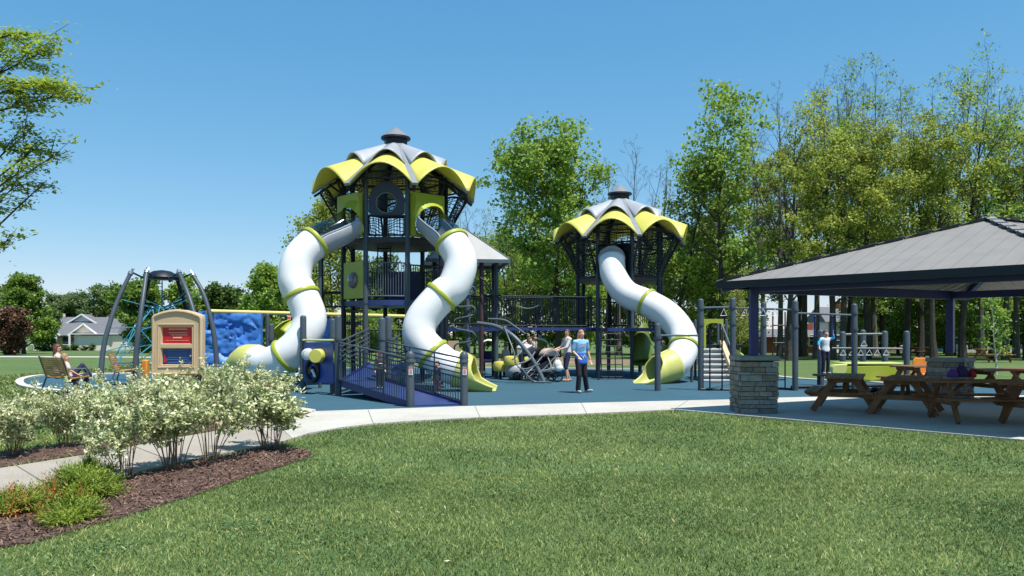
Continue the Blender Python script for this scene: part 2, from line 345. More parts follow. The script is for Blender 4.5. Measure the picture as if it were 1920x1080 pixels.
Vs=[];Fs=[];k=0
for (n,x0,x1,y0,y1,h,wd) in parts:
    V,Fb=blades(n,x0,x1,y0,y1,h,wd,excl); V,T=tri(V,Fb); Vs.append(V);Fs.append(T+k);k+=len(V)
grassm=leafmat('grass_blades',(.028,.06,.016),(.46,.49,.17),(.155,.215,.048),trans=.3,rough=.55,scale=.55)
o=None
def clover(n,x0,x1,y0,y1):
    cx=rng.uniform(x0,x1,60); cy=rng.uniform(y0,y1,60); rr=rng.uniform(.15,.6,60); k=rng.integers(0,60,n)
    X=cx[k]+rng.normal(0,1,n)*rr[k]; Y=cy[k]+rng.normal(0,1,n)*rr[k]; ok=np.ones(n,bool)
    for p in excl: ok&=~inside(p,X,Y)
    ok&=(Y>4)&(Y<17); return np.stack([X[ok],Y[ok],rng.uniform(.02,.045,ok.sum())],1)
Cc=clover(16000,-5,8,4.2,16); Vc,Fc=leaves(Cc,.024,rng,flat=.25,asp=.9); q=fastmesh('clover_leaves',Vc,Fc,leafmat('clover_green',(.05,.11,.03),(.16,.26,.08),trans=.2,scale=2)); q['kind']='stuff'; q['label']='small clover patches growing through the mown lawn'
Cc=clover(450,-5,8,4.2,16); Vc,Fc=leaves(Cc+np.array([0,0,.01]),.045,rng,flat=.4,asp=.25); q=fastmesh('dry_clippings',Vc,Fc,leafmat('dry_straw',(.30,.24,.12),(.5,.43,.25),trans=0,scale=2)); q['kind']='stuff'; q['label']='dry straw coloured clippings lying in the lawn'
o=fastmesh('grass',np.concatenate(Vs),np.concatenate(Fs),grassm); o['kind']='stuff'; o['label']='mown green lawn grass in the foreground and beside the playground'
# far footpath across the left field, brown earth bank behind the playground
mb=MB(); mb.prism([Vector((-60,64,0)),Vector((-22,60,0)),Vector((-22,61.6,0)),Vector((-60,66,0))],lambda i:gz(62)-.1,lambda i:gz(62)+.02); struct('far_footpath',mb,kerbm,smooth=False)
earth=mat('bare_brown_earth',(.24,.17,.11),.95,.5,1.5,bump=.8,bscale=12,c2=(.12,.09,.055))
mb=MB(); nx,ny=26,8
for j in range(ny+1):
    for i in range(nx+1):
        x=-5+17*i/nx; y=40+9*j/ny; e=sin(pi*j/ny)*sin(pi*i/nx); mb.v.append((x,y,gz(y)-.03+e*(.2+.3*noise.noise(Vector((x*.5,y*.5,1))))))
for j in range(ny):
    for i in range(nx): a=j*(nx+1)+i; mb.f.append((a,a+1,a+nx+2,a+nx+1)); mb.mi.append(0)
struct('earth_bank',mb,earth)
# ================================================================ TREES
def rv(r,s=1.): return Vector((r.gauss(0,s),r.gauss(0,s),r.gauss(0,s)))
class TreeGen:
    def __init__(s,seed): s.r=random.Random(seed); s.wood=MB(); s.tips=[]
    def limb(s,p,d,L,rad,lev,maxlev,droop=0.,kids=(5,7),ratio=.5,wob=.14,up=.05,start=.25):
        r=s.r; n=max(2,int(3+2*(lev<2))); pts=[p.copy()]; rs=[rad]; dd=d.normalized(); q=p.copy(); ds=[dd]
        for i in range(n):
            dd=(dd+rv(r,wob)+Vector((0,0,up-droop*i/n))).normalized(); q=q+dd*(L/n); pts.append(q.copy()); rs.append(max(.006,rad*(1-(i+1)/(n+.35)))); ds.append(dd)
        s.wood.tube(pts,rs,6 if lev<1 else (4 if lev<2 else 3),cap=False)
        if lev>=maxlev:
            for i in range(1,n+1): s.tips.append(pts[i])
            return
        k=r.randint(*kids)
        for i in range(k):
            t=start+(1-start)*(i+r.random())/k; j=min(n-1,int(t*n)); f=t*n-j; b=pts[j].lerp(pts[j+1],min(1,f))
            base=ds[min(j+1,n)]; o=base.orthogonal().normalized(); o=Matrix.Rotation(r.uniform(0,2*pi),3,base)@o
            ang=r.uniform(.5,1.1); nd=(base*cos(ang)+o*sin(ang)).normalized()
            s.limb(b,nd,L*ratio*r.uniform(.7,1.2)*(1.15-.5*t),rs[j]*.5,lev+1,maxlev,droop,kids,ratio,wob,up,start)
        s.tips.append(pts[-1])
def tree(name,label,cat,seed,H,W,tr,clear,leafm,barkm,per=10,lsize=.2,spread=.3,maxlev=2,nl=18,profile='oval',group=None,fork=False,loc=(0,0,0),flat=.7,kids=(4,6),bare_top=0.,lang=(.75,.35)):
    g=TreeGen(seed); r=g.r; root=thing(name,label,cat,loc,group); L0=Vector(loc)
    stems=[(Vector((0,0,0)),Vector((r.uniform(-.03,.03),r.uniform(-.03,.03),1)),H,tr)]
    n=10; trunkpts=[]
    def stem(p,d,HH,rad):
        pts=[p.copy()]; q=p.copy(); dd=d.normalized(); rs=[rad*1.25]
        for i in range(n):
            dd=(dd+Vector((r.gauss(0,.045),r.gauss(0,.045),.05))).normalized(); q=q+dd*(HH*.94/n); pts.append(q.copy()); rs.append(max(.02,rad*(1-((i+1)/n)**.9*.94)))
        g.wood.tube(pts,rs,8,cap=False); return pts,rs
    pts,rs=stem(Vector((0,0,-.15)),stems[0][1],H,tr); allst=[(pts,rs,H)]
    if fork:
        k=3; a=r.uniform(0,6.28); allst.append(stem(pts[k],Vector((cos(a)*.35,sin(a)*.35,1)),H*.62,rs[k]*.8)+(H*.62,))
    for pts,rs,HH in allst:
        m=nl if pts is allst[0][0] else nl//2
        for i in range(m):
            t=clear+(1-clear)*((i+r.random()*.7)/m); 
            if pts is not allst[0][0]: t=.25+.75*(i+.5)/m
            j=min(n-1,int(t*n)); b=pts[j].lerp(pts[j+1],t*n-j); u=(b.z/H-clear)/(1-clear); u=min(1,max(0,u))
            if profile=='oval': wdt=(.55+.9*u-1.25*u*u)*1.15
            elif profile=='round': wdt=math.sqrt(max(.05,1-(2*u-1)**2*.85))
            elif profile=='cone': wdt=1.0-.8*u
            else: wdt=.5+.5*u-.65*u*u
            a=i*2.4+r.uniform(-.5,.5); el=lang[0]*u+lang[1]+r.uniform(-.1,.2)
            d=Vector((cos(a)*cos(el),sin(a)*cos(el),sin(el)))
            g.limb(b,d,W*.5*max(.18,wdt)*r.uniform(.8,1.15)*(1.0+.25*u),rs[j]*.42+.01,0,maxlev,0,kids,.5,.15,.06)
    tips=np.array([tuple(t) for t in g.tips]); wv=g.wood
    tk=wv
    tk.v=[tuple(Vector(v)+L0) for v in tk.v]; tk.build('trunk',barkm,root)
    if leafm is not None and per>0:
        rg=np.random.default_rng(seed); cnt=per; T=np.repeat(tips,cnt,0)
        if bare_top>0:
            k=(T[:,2]/H<1-bare_top)|(rg.random(len(T))<.25); T=T[k]
        T=T+rg.normal(0,spread,T.shape)*np.array([1,1,.6])
        V,Fq=leaves(T,lsize,rg,flat=flat,asp=.7); fastmesh('crown',V,Fq,leafm,root)
    return root
lf_bright=leafmat('spring_green_leaves',(.11,.20,.03),(.42,.54,.10),(.25,.38,.06),trans=.5,scale=.35)
lf_mid=leafmat('mid_green_leaves',(.07,.15,.025),(.30,.42,.07),(.17,.27,.045),trans=.45,scale=.35)
lf_dark=leafmat('dark_green_leaves',(.04,.09,.02),(.16,.24,.045),(.09,.15,.03),trans=.4,scale=.4)
lf_olive=leafmat('olive_spring_leaves',(.15,.17,.025),(.50,.58,.12),(.32,.38,.065),trans=.5,scale=.3)
lf_far=leafmat('distant_green_leaves',(.07,.14,.05),(.25,.33,.12),(.15,.22,.08),trans=.4,scale=.2)
lf_purple=leafmat('dark_purple_leaves',(.07,.035,.02),(.24,.13,.08),(.14,.07,.04),trans=.2,scale=.5)
def at(px,Y): return Vector(((px-960)*Y/F,Y,gz(Y)))
def hgt(py,Y): return CH-(py-HY)*Y/F-gz(Y)
# ---- individually placed trees nearest the playground
tree('maple_tree','broad bright green leafy tree rising left of the smaller tower','tree',11,hgt(240,58)*.86,8.6,.24,.22,lf_bright,bark,per=6,lsize=.28,spread=.34,nl=26,profile='round',loc=at(1045,58),fork=True)
tree('maple_tree','tall upright fresh green tree standing just right of the smaller tower','tree',12,hgt(155,54)*.86,8.2,.26,.2,lf_bright,bark,per=4,lsize=.27,spread=.32,nl=24,profile='round',loc=at(1352,54))
tree('bare_tree','leafless twiggy tree showing behind the smaller tower cap','tree',13,hgt(262,62),5.5,.16,.35,lf_olive,barkg,per=0,lsize=.12,maxlev=3,nl=13,loc=at(1195,62),kids=(3,4),group=None,fork=True,lang=(.5,.75))
tree('bare_tree','pale grey bare tree rising behind the small pyramid roof','tree',14,hgt(372,60),4.6,.14,.3,lf_bright,barkg,per=0,lsize=.12,maxlev=3,nl=12,loc=at(902,60),kids=(3,4),fork=True,lang=(.5,.75))
tree('oak_tree','olive brown leaved tree between the smaller tower and the tall green tree','tree',15,hgt(305,57),5.6,.2,.2,lf_olive,bark,per=5,lsize=.22,spread=.3,nl=20,loc=at(1268,57))
tree('elm_tree','thin yellow green tree behind the left tube slide of the tall tower','tree',16,hgt(388,56),5.6,.14,.12,lf_olive,barkg,per=5,lsize=.19,spread=.28,nl=24,loc=at(628,56),fork=True)
tree('maple_tree','rounded fresh green tree behind the left slide beside the yellow beam','tree',17,hgt(522,66),4.0,.14,.1,lf_bright,bark,per=9,lsize=.26,spread=.25,nl=18,profile='round',loc=at(498,66))
tree('maple_tree','low dark rounded tree right of the rope net climber','tree',18,hgt(552,90),4.3,.15,.08,lf_dark,bark,per=9,lsize=.3,spread=.25,nl=18,profile='round',loc=at(422,90))
tree('maple_tree','large rounded green tree behind the rope net climber','tree',19,hgt(540,85)*.92,4.9,.2,.08,lf_mid,bark,per=10,lsize=.32,spread=.32,nl=24,profile='round',loc=at(268,85))
tree('maple_tree','bright green tree between the rope net poles and the blue wall','tree',20,hgt(532,88)*.95,4.3,.16,.08,lf_bright,bark,per=8,lsize=.32,spread=.3,nl=20,profile='round',loc=at(338,88))
tree('ash_tree','big loose green tree at the left edge beyond the lawn','tree',21,hgt(520,78),5.6,.2,.1,lf_mid,bark,per=9,lsize=.28,spread=.28,nl=24,profile='cone',loc=at(45,78))
tree('plum_tree','low dark purple leaved tree at the left edge','tree',22,hgt(604,72),3.0,.12,.06,lf_purple,bark,per=10,lsize=.22,spread=.2,nl=18,profile='round',loc=at(18,72))
tree('spruce_tree','small dark green tree right of the grey roofed house gable','tree',23,hgt(553,120),3.2,.12,.05,lf_dark,bark,per=10,lsize=.32,spread=.25,nl=16,profile='cone',loc=at(196,120))
tree('maple_tree','dark green tree standing against the left end of the grey roofed house','tree',24,hgt(600,100),3.2,.12,.05,lf_dark,bark,per=9,lsize=.3,spread=.25,nl=14,profile='round',loc=at(82,100))
# far low treeline on the left and centre
farp=None; FT=['','far green tree above the left end of the grey house roof','far green tree above the grey house ridge','far green tree above the blue climbing wall','far green tree left of the left slide','far tree behind the toddler slide','far green tree between house and rope net','far tree behind the tall tower left posts','far tree behind the right tube slide','far tree beyond the left frame edge','farthest tree beyond the left frame edge','tall far tree behind the tall tower deck']
for i,(px,py,Y,W) in enumerate([(118,574,170,9),(150,572,175,10),(176,578,170,8),(395,578,160,9),(450,570,150,9),(560,545,120,9),(205,560,165,8),(725,560,95,7),(780,540,90,7),(-40,560,120,10),(-120,540,120,12),(700,520,88,7)]):
    H=hgt(py,Y)
    if farp is None:
        farp=tree('far_tree','dark green tree in the low distant treeline','tree',30,10,9,.25,.05,lf_far,bark,per=8,lsize=.5,spread=.5,nl=18,profile='round',group='distant low treeline',loc=(0,0,0)); farp.location=at(px,Y); farp.scale=(W/9,W/9,H/10)
    else: dup(farp,at(px,Y),i*1.3,(W/9,W/9,H/10),label=FT[i])
# ---- woods prototypes
wp=[]
wp.append(tree('woodland_tree','x','tree',41,18,9.5,.27,.22,lf_olive,bark,per=4,lsize=.2,spread=.3,nl=16,maxlev=3,profile='oval',bare_top=.1,fork=True,kids=(3,5),lang=(.6,.5)))
wp.append(tree('woodland_tree','x','tree',42,18,8.6,.24,.24,lf_olive,bark,per=3,lsize=.2,spread=.26,nl=17,maxlev=3,profile='oval',bare_top=.2,kids=(3,5),lang=(.6,.55)))
wp.append(tree('woodland_tree','x','tree',43,18,9.5,.28,.22,lf_bright,bark,per=2,lsize=.2,spread=.28,nl=14,maxlev=3,profile='round',bare_top=.08,fork=True,kids=(3,5),lang=(.6,.5)))
wp.append(tree('woodland_tree','x','tree',44,16,5.2,.2,.3,lf_olive,barkg,per=0,maxlev=3,nl=12,kids=(3,4),profile='oval',fork=True,lang=(.5,.75)))
wp.append(tree('understory_tree','x','tree',45,7,4.5,.09,.12,lf_bright,bark,per=7,lsize=.2,spread=.34,nl=18,profile='round',kids=(4,5)))
used=set()
def wood(k,px,top,Y,label,group=None,sw=1.,name=None):
    H0=(18,18,18,16,7)[k]; H=hgt(top,Y)*(.86 if k<3 else .95); s=H/H0; loc=at(px,Y); rz=(px*.37)%6.28; sc=(s*sw,s*sw,s)
    if k not in used:
        used.add(k); r=wp[k]; r.location=loc; r.rotation_euler=(0,0,rz); r.scale=sc; r['label']=label
        if group: r['group']=group
    else: r=dup(wp[k],loc,rz,sc,label=label,group=group)
    r.name=('understory_tree' if k==4 else ('bare_tree' if k==3 else 'woodland_tree')); return r
LM=[(835,'the bridge left end'),(900,'the small pyramid roof'),(965,'the middle of the bridge'),(1040,'the bridge right end'),(1110,'the left side of the shorter tower'),(1175,'the shorter tower'),(1240,'the curve of the right slide'),(1330,'the toddler stairs'),(1400,'the lit stone pier'),(1455,'the ladder bars'),(1510,'the tall climber posts'),(1560,'the boy on the bars'),(1620,'the white triangle grips'),(1670,'the lime trough'),(1720,'the orange chair'),(1790,'the shaded stone pier'),(1850,'the pavilion roof apex'),(1900,'the right frame edge'),(9999,'the pavilion beyond the right frame edge')]
seen={}
def wlab(kind,px,Y):
    lm=next(n for x,n in LM if px<=x+28); rw='front row' if Y<57 else ('second row' if Y<66 else ('third row' if Y<72 else 'deep in the wood')); k=f'{kind} behind {lm}, {rw}'.replace('behind the pavilion beyond the right','past the right'); seen[k]=seen.get(k,0)+1
    return k+('',', more distant',', partly hidden')[min(2,seen[k]-1)]
for k,px,top,Y in [(1,1478,128,50),(0,1560,140,52),(2,1625,106,54),(1,1700,140,56),(0,1752,130,50),(2,1805,110,52),(1,1860,150,55),(1,1925,165,52),(0,1985,190,50),(2,2050,190,54),
    (0,1590,160,63),(1,1655,140,66),(2,1725,160,64),(1,1870,160,68),(0,1500,200,64),(1,1330,260,66),(0,1400,240,68),(0,2130,130,56),(1,2220,120,60)]:
    wood(k,px,top,Y,wlab('tall olive green spring tree' if k<2 else 'tall fresher green tree',px,Y),'tall spring woodland trees')
for k,px,top,Y in [(3,1462,150,60),(3,1485,140,55),(3,1530,125,58),(3,1580,115,56),(3,1885,140,54),(3,1935,150,57),(3,1508,112,66),(3,1700,120,60),(3,1742,150,70),(3,1905,118,58),(3,1840,130,64),(3,1560,130,72),(3,1160,280,70),(3,1235,275,72),(3,870,380,72),(3,925,400,70),(3,1600,110,60),(3,1640,108,64),(3,1430,190,62),(3,1780,120,66),(3,1960,120,62),(3,820,430,75),(3,985,400,76)]:
    wood(k,px,top,Y,wlab('bare grey twigged tree',px,Y),'slim bare woodland trees')
for k,px,top,Y in [(2,965,365,66),(1,1010,350,70),(2,1085,350,68),(1,1140,355,74),(1,890,450,75),(1,1210,370,72),(1,835,480,80),(1,785,500,84)]:
    wood(k,px,top,Y,wlab('leafy sunlit tree',px,Y),'leafy trees behind the playground')
for i,px in enumerate(list(range(850,1990,46))):
    if 1415<px+((i*37)%30)<1560: continue
    wood(4,px+((i*37)%30),450+((i*53)%95),66+((i*29)%16),wlab('low leafy understory tree',px,66+((i*29)%16)),'low understory trees',sw=1.2)
for i,px in enumerate(list(range(1380,2000,78))):
    if 1425<px+((i*41)%34)<1560: continue
    wood(4,px+((i*41)%34),530+((i*31)%50),76+((i*17)%9),wlab('small far understory tree',px,78),'low understory trees',sw=1.5)
FL=['left of the tall tower','behind the yellow beam','right of the rope net climber','behind the toddler slide','behind the bushes centre left','behind the lime bubble panel']
for n,(px,top,Y) in enumerate([(1395,610,60),(560,600,74),(470,606,76),(720,590,72),(800,585,74),(640,600,75)]): wood(4,px,top,Y,'small bushy field edge tree '+['behind the lit stone pier','behind the toddler slide','between the blue wall and the left slide','behind the ramp posts under the tall tower','behind the right tube slide','behind the left tower post'][n],'bushy trees at the field edge',sw=1.5)
# extra woods extending off frame to the right
# young birch saplings right
tree('birch_sapling','slender white stemmed sapling in pale leaf behind the far stone pier','tree',61,3.4,1.6,.045,.25,lf_bright,mat('white_bark',(.55,.53,.48),.8,.2,6),per=4,lsize=.12,spread=.14,nl=10,loc=at(1868,31),maxlev=1)
tree('sapling','thin yellow brown young tree behind the climbing ladder','tree',62,3.6,2.0,.04,.3,lf_olive,mat('tan_bark',(.3,.2,.1),.8,.2,6),per=1,lsize=.08,spread=.1,nl=18,loc=at(1388,38),maxlev=2,lang=(.5,.8))
# ---- honey locust reaching in from the left edge
def locust():
    root=thing('locust_tree','feathery light green branches reaching in from the left edge','tree',(-10.6,12.5,0)); g=TreeGen(77); L0=Vector((-10.6,12.5,0))
    base=[L0+Vector((0,0,z)) for z in (-.1,1,2.2,3.4,4.6,5.8,7)]; base=[b+Vector((.04*i*i*.3,0,0)) for i,b in enumerate(base)]
    g.wood.tube(base,[.19,.16,.15,.13,.11,.08,.05],8,cap=False); tips=[]
    for (x,y,Y,k,n) in [(132,174,12,4,9),(92,92,12.4,4,9),(108,160,11.6,5,7),(45,60,12.3,5,7),(70,150,11.8,4,7),(112,284,12,2,6),(80,268,12.2,2,7),(60,240,12.3,2,5),(88,338,12,1,4),(66,302,11.7,2,4),(26,442,12,1,4),(30,345,12.2,1,3),(0,100,13,5,6),(-60,200,11,4,6),(-80,350,12,2,6),(-60,80,11.5,5,6)]:
        a=base[k]+Vector((0,0,.2)); b=P(x,y,Y); m=(a+b)/2+Vector((0,0,-.15)); pts=crom([a,a.lerp(m,.6),m,b.lerp(m,.3),b],3)
        rr=[.05*(1-i/len(pts))+.006 for i in range(len(pts))]; g.wood.tube(pts,[q*.6 for q in rr],4,cap=False)
        for j in range(n*2):
            t=.35+.65*(j+g.r.random())/(n*2); p=pts[int(t*(len(pts)-1))]; d=(b-a).normalized()*.8+Vector((g.r.gauss(0,.5),g.r.gauss(0,.5),g.r.gauss(.05,.28)))
            L=g.r.uniform(.3,.75)*(1.1-.5*t); q=p+d.normalized()*L; g.wood.tube([p,p.lerp(q,.5)+Vector((0,0,.03)),q],[.01,.007,.004],3,cap=False)
            nn=6 if y<220 or x<95 else 3
            for _ in range(nn): tips.append(tuple(p.lerp(q,g.r.uniform(.25,1.02))))
            if g.r.random()<.6:
                q2=q+Vector((g.r.gauss(.1,.12),g.r.gauss(0,.12),g.r.gauss(.05,.1))); g.wood.tube([q,q2],[.005,.003],3,cap=False); tips.append(tuple(q2))
    g.wood.build('trunk',bark,root)
    T=np.array(tips); rg=np.random.default_rng(5); T=np.repeat(T,14,0)+rg.normal(0,1,(len(T)*14,3))*np.array([.1,.1,.035])-np.array(tuple(L0))
    V,Fq=leaves(T,.085,rg,flat=.35,asp=.42); fastmesh('crown',V,Fq,leafmat('locust_leaves',(.16,.25,.03),(.46,.55,.09),(.30,.39,.05),trans=.5,scale=1.2),root)
locust()
# ---------------------------------------------------------------- shrubs
lf_var=leafmat('variegated_dogwood_leaves',(.15,.22,.05),(.86,.84,.58),(.56,.60,.31),trans=.3,rough=.55,scale=2.2)
stemm=mat('brown_shrub_stems',(.22,.13,.075),.8,.3,10)
def shrub(seed,H,W,n,lo,label):
    root=thing('dogwood_shrub',label,'shrub',(0,0,0),'white variegated dogwood shrubs'); r=random.Random(seed); w_=MB(); T=[]
    for i in range(n):
        a=r.uniform(0,2*pi); sp=r.uniform(.15,1.)**.8*W/2; hh=H*r.uniform(.6,1.12)*(1-.28*(sp/(W/2))**2)
        e=Vector((cos(a)*sp,sin(a)*sp,hh)); m=Vector((cos(a)*sp*.42,sin(a)*sp*.42,hh*.5))+rv(r,.03); p0=Vector((cos(a)*.07,sin(a)*.07,-.02))
        pts=crom([p0,m,e],4); w_.tube(pts,[.0065*(1-.6*k/len(pts)) for k in range(len(pts))],4,cap=False)
        for j in range(11):
            t=lo+(1-lo)*(j+r.random())/11; p=pts[min(len(pts)-2,int(t*(len(pts)-1)))].lerp(pts[min(len(pts)-1,int(t*(len(pts)-1))+1)],r.random())
            d=Vector((cos(a)*.5+r.gauss(0,.8),sin(a)*.5+r.gauss(0,.8),r.uniform(-.1,.9))).normalized(); L=r.uniform(.07,.24)*W; q=p+d*L
            w_.tube([p,q],[.004,.002],3,cap=False)
            for k in range(5): T.append((tuple(p.lerp(q,(k+1)/5))))
    w_.build('stem',stemm,root)
    T=np.array(T); rg=np.random.default_rng(seed); T=np.repeat(T,4,0); T=T+rg.normal(0,.026,T.shape); T=T[T[:,2]>.06]
    V,Fq=leaves(T,.06,rg,flat=.75,asp=.5); fastmesh('foliage',V,Fq,lf_var,root); return root
sh=[shrub(101,1.12,1.15,17,.62,'x'),shrub(102,1.05,1.2,22,.4,'x'),shrub(103,1.12,1.0,17,.58,'x')]
us=set()
def put(k,px,py,H,Wd,label,rz):
    g=G(px,py); b=sh[k]; H0=(1.12,1.05,1.12)[k]; W0=(1.15,1.2,1.)[k]
    if k not in us: us.add(k); b.location=g; b.rotation_euler=(0,0,rz); b.scale=(Wd/W0,Wd/W0,H/H0); b['label']=label
    else: dup(b,g,rz,(Wd/W0,Wd/W0,H/H0),label=label)
put(0,236,900,.93,1.0,'leggy white variegated shrub with bare stems beside the juniper',.2)
put(2,326,884,1.02,1.05,'tall white variegated shrub second from the juniper along the near bed',1.4)
put(0,394,868,1.10,1.0,'white variegated shrub in the middle of the near mulch bed',2.4)
put(2,506,844,.94,1.35,'sparse white variegated shrub at the tip end of the near bed',3.3)
put(1,28,856,.86,1.0,'leftmost white variegated shrub beside the path',.7)
put(1,122,840,.86,.85,'white variegated shrub below the bench, second from the left edge',1.9)
put(1,205,822,.92,1.0,'white variegated shrub left of the tan sign across the path',2.7)
put(1,290,806,.92,1.1,'white variegated shrub in front of the tan sign post',3.9)
put(1,375,792,1.06,1.15,'white variegated shrub right of the tan sign post',4.8)
put(1,448,780,1.05,1.2,'tall white variegated shrub in front of the blue climbing wall',5.5)
put(0,512,784,.80,.95,'rounded white variegated shrub nearest the left slide exit',.9)
put(1,338,786,.98,1.0,'white variegated shrub close behind the tan sign',1.2)
# junipers
def juniper(seed,loc,Wd,Hh,label,n=420,dead=.08):
    root=thing('juniper',label,'shrub',loc,'spreading junipers'); r=random.Random(seed); w_=MB(); T=[];T2=[]; L0=Vector(loc)
    for i in range(n//6):
        a=r.uniform(0,2*pi); sp=r.uniform(.2,1)*Wd/2; hh=Hh*r.uniform(.35,1.)*(1.05-.5*sp/(Wd/2)); e=L0+Vector((cos(a)*sp,sin(a)*sp,hh)); m=L0+Vector((cos(a)*sp*.5,sin(a)*sp*.5,hh*.72))
        pts=crom([L0,m,e],4); w_.tube(pts,[.008,]*len(pts),3,cap=False)
        isd=r.random()<dead
        for j in range(46):
            t=.25+.75*r.random(); k=t*(len(pts)-1); p=pts[int(k)].lerp(pts[min(len(pts)-1,int(k)+1)],k%1); d=((e-L0).normalized()*.8+rv(r,.35)+Vector((0,0,.25))).normalized(); q=p+d*r.uniform(.05,.17)
            (T2 if isd else T).append((p,q))
    w_.build('stem',stemm,root)
    rg=np.random.default_rng(seed)
    for nm,TT,mm in (('foliage',T,leafmat('juniper_needles',(.07,.14,.012),(.36,.42,.06),(.20,.28,.03),trans=.25,scale=3)),('dead_foliage',T2,leafmat('dead_juniper_needles',(.3,.09,.02),(.62,.27,.08),trans=.2,scale=3))):
        if not TT: continue
        Vv=[];
        for p,q in TT:
            for k in range(7):
                c=p.lerp(q,k/6); d=(q-p).normalized(); o=rv(r,1); o=(o-d*o.dot(d)).normalized(); tip=c+(d*.8+o*.7)*r.uniform(.022,.045); s=d.cross(o)*.0045
                Vv+=[tuple(c-s-L0),tuple(c+s-L0),tuple(tip-L0)]
        fastmesh(nm,np.array(Vv),np.arange(len(Vv)).reshape(-1,3),mm,root)
juniper(201,G(145,938),.72,.25,'low spreading juniper with an orange dead patch in the near bed',n=560,dead=.05)
juniper(203,G(165,912),.5,.30,'small upright green juniper tuft against the path edge',n=140,dead=0)
juniper(202,G(36,965),.52,.15,'thin juniper with browned tips at the left frame edge',n=300,dead=.16)
juniper(204,G(130,980),.5,.12,'low dense juniper mat nearest the lawn',n=220,dead=.06)
# ================================================================ PLAY TOWERS
def pol(c,r,a,z): return Vector((c.x+r*sin(a),c.y-r*cos(a),z))
def petal(mb,c,a0,a1,r0,r1,z0,z1,rise0,rise1,flare=0.,nu=14,nv=8,lift=0.):
    vs=[]
    for j in range(nv+1):
        v=j/nv; r=r0+(r1-r0)*v; zr=z0+(z1-z0)*v; A=pol(c,r,a0,zr);B=pol(c,r,a1,zr); m=(a0+a1)/2; out=Vector((sin(m),-cos(m),0))
        rise=rise0+(rise1-rise0)*v**1.1
        for i in range(nu+1):
            u=-1+2*i/nu; w_=cos(pi*u/2)**.85 if abs(u)<1 else 0; p=A.lerp(B,(u+1)/2)+Vector((0,0,rise*w_+lift))+out*(flare*v*w_); vs.append(p)
    m=nu+1; mb.add(vs,[(j*m+i,j*m+i+1,(j+1)*m+i+1,(j+1)*m+i) for j in range(nv) for i in range(nu)])
def lattice(mb,c,a0,a1,rb,rt,z0,z1,nh,nv,rad=.015,wave=.03,bulge=.0,frame=.03,arch=0.):
    def pt(u,v):
        r=rb+(rt-rb)*v**1.3; A=pol(c,r,a0,0);B=pol(c,r,a1,0); p=A.lerp(B,u); p.z=z0+(z1-z0)*v+arch*v*(1-(2*u-1)**2)*1.0; return p
    for j in range(nh):
        v=(j+.5)/nh; mb.tube([pt(i/10,min(.995,max(0.005,v+wave*sin(i*1.25+j*.8)))) for i in range(11)],rad,4,cap=False)
    for i in range(nv):
        u=(i+1)/(nv+1); mb.tube([pt(min(.98,max(.02,u+wave*.7*sin(k*1.1+i))),k/6) for k in range(7)],rad*.8,4,cap=False)
    mb.tube([pt(0.02,k/6) for k in range(7)]+[pt(.02+.96*k/8,1) for k in range(9)]+[pt(.98,1-k/6) for k in range(7)]+[pt(.98-.96*k/6,0) for k in range(1,6)],frame,6,closed=True)
def barrail(mb,a,b,z0,z1,n,r=.014,fr=.022,bow=0.,bz=0.):
    a=Vector(a);b=Vector(b); d=(b-a).normalized(); o=Vector((d.y,-d.x,0)); m=8
    pt=lambda t,z: a.lerp(b,t)+o*(bow*4*t*(1-t))+Vector((0,0,z))
    mb.tube([pt(i/m,z1) for i in range(m+1)],fr,6); mb.tube([pt(i/m,z0) for i in range(m+1)],fr,6)
    for i in range(n): t=(i+.5)/n; mb.tube([pt(t,z0),pt(t,z1)],r,5,cap=False)
    for t in(0,1): mb.tube([pt(t,z0),pt(t,z1)],fr,6)
def hood(mb,c,ang,r,zd,ht,wd,start,rad,dirv,n=24):
    """lofted hood from a squared plate on the tower face to the round tube mouth"""
    o=Vector((sin(ang),-cos(ang),0)); t=Vector((cos(ang),sin(ang),0)); base=Vector((c.x,c.y,0))+o*r+Vector((0,0,zd+ht/2))
    d=dirv.normalized(); up=Vector((0,0,1)); s2=d.cross(up).normalized()*-1
    if s2.dot(t)<0: s2=-s2
    u2=(s2.cross(d)).normalized(); u2=u2 if u2.z>0 else -u2
    rings=[]
    def sq(k,f):
        a=2*pi*k/n; x,y=cos(a),sin(a); m=max(abs(x),abs(y)); return x/m**f,y/m**f
    rings.append([base+t*(sq(k,1)[0]*wd/2)+Vector((0,0,1))*(sq(k,1)[1]*ht/2)-o*.03 for k in range(n)])
    rings.append([base+t*(sq(k,1)[0]*wd/2)+Vector((0,0,1))*(sq(k,1)[1]*ht/2)+o*.26 for k in range(n)])
    mid=(base+o*.26).lerp(start,.55)
    rings.append([mid+t*(sq(k,.6)[0]*(wd*.3+rad*.5))+Vector((0,0,1))*(sq(k,.6)[1]*(ht*.26+rad*.5)) for k in range(n)])
    rings.append([start+s2*cos(2*pi*k/n)*rad*1.05+u2*sin(2*pi*k/n)*rad*1.05 for k in range(n)])
    vs=sum(rings,[]); fs=[]
    for j in range(3):
        for k in range(n): q=(k+1)%n; fs.append((j*n+k,j*n+q,(j+1)*n+q,(j+1)*n+k))
    mb.add(vs,fs)
def ring(mb,p,d,r,w_=.09,t=.045,n=28):
    mb.lathe(p-d.normalized()*w_/2,[(r,0),(r+t,0),(r+t*1.25,w_*.25),(r+t*1.25,w_*.75),(r+t,w_),(r,w_)],n,axis=d)
exitm=mat('bright_lime_chute_plastic',(.60,.60,.17),.4,.1,2,trans=.1)
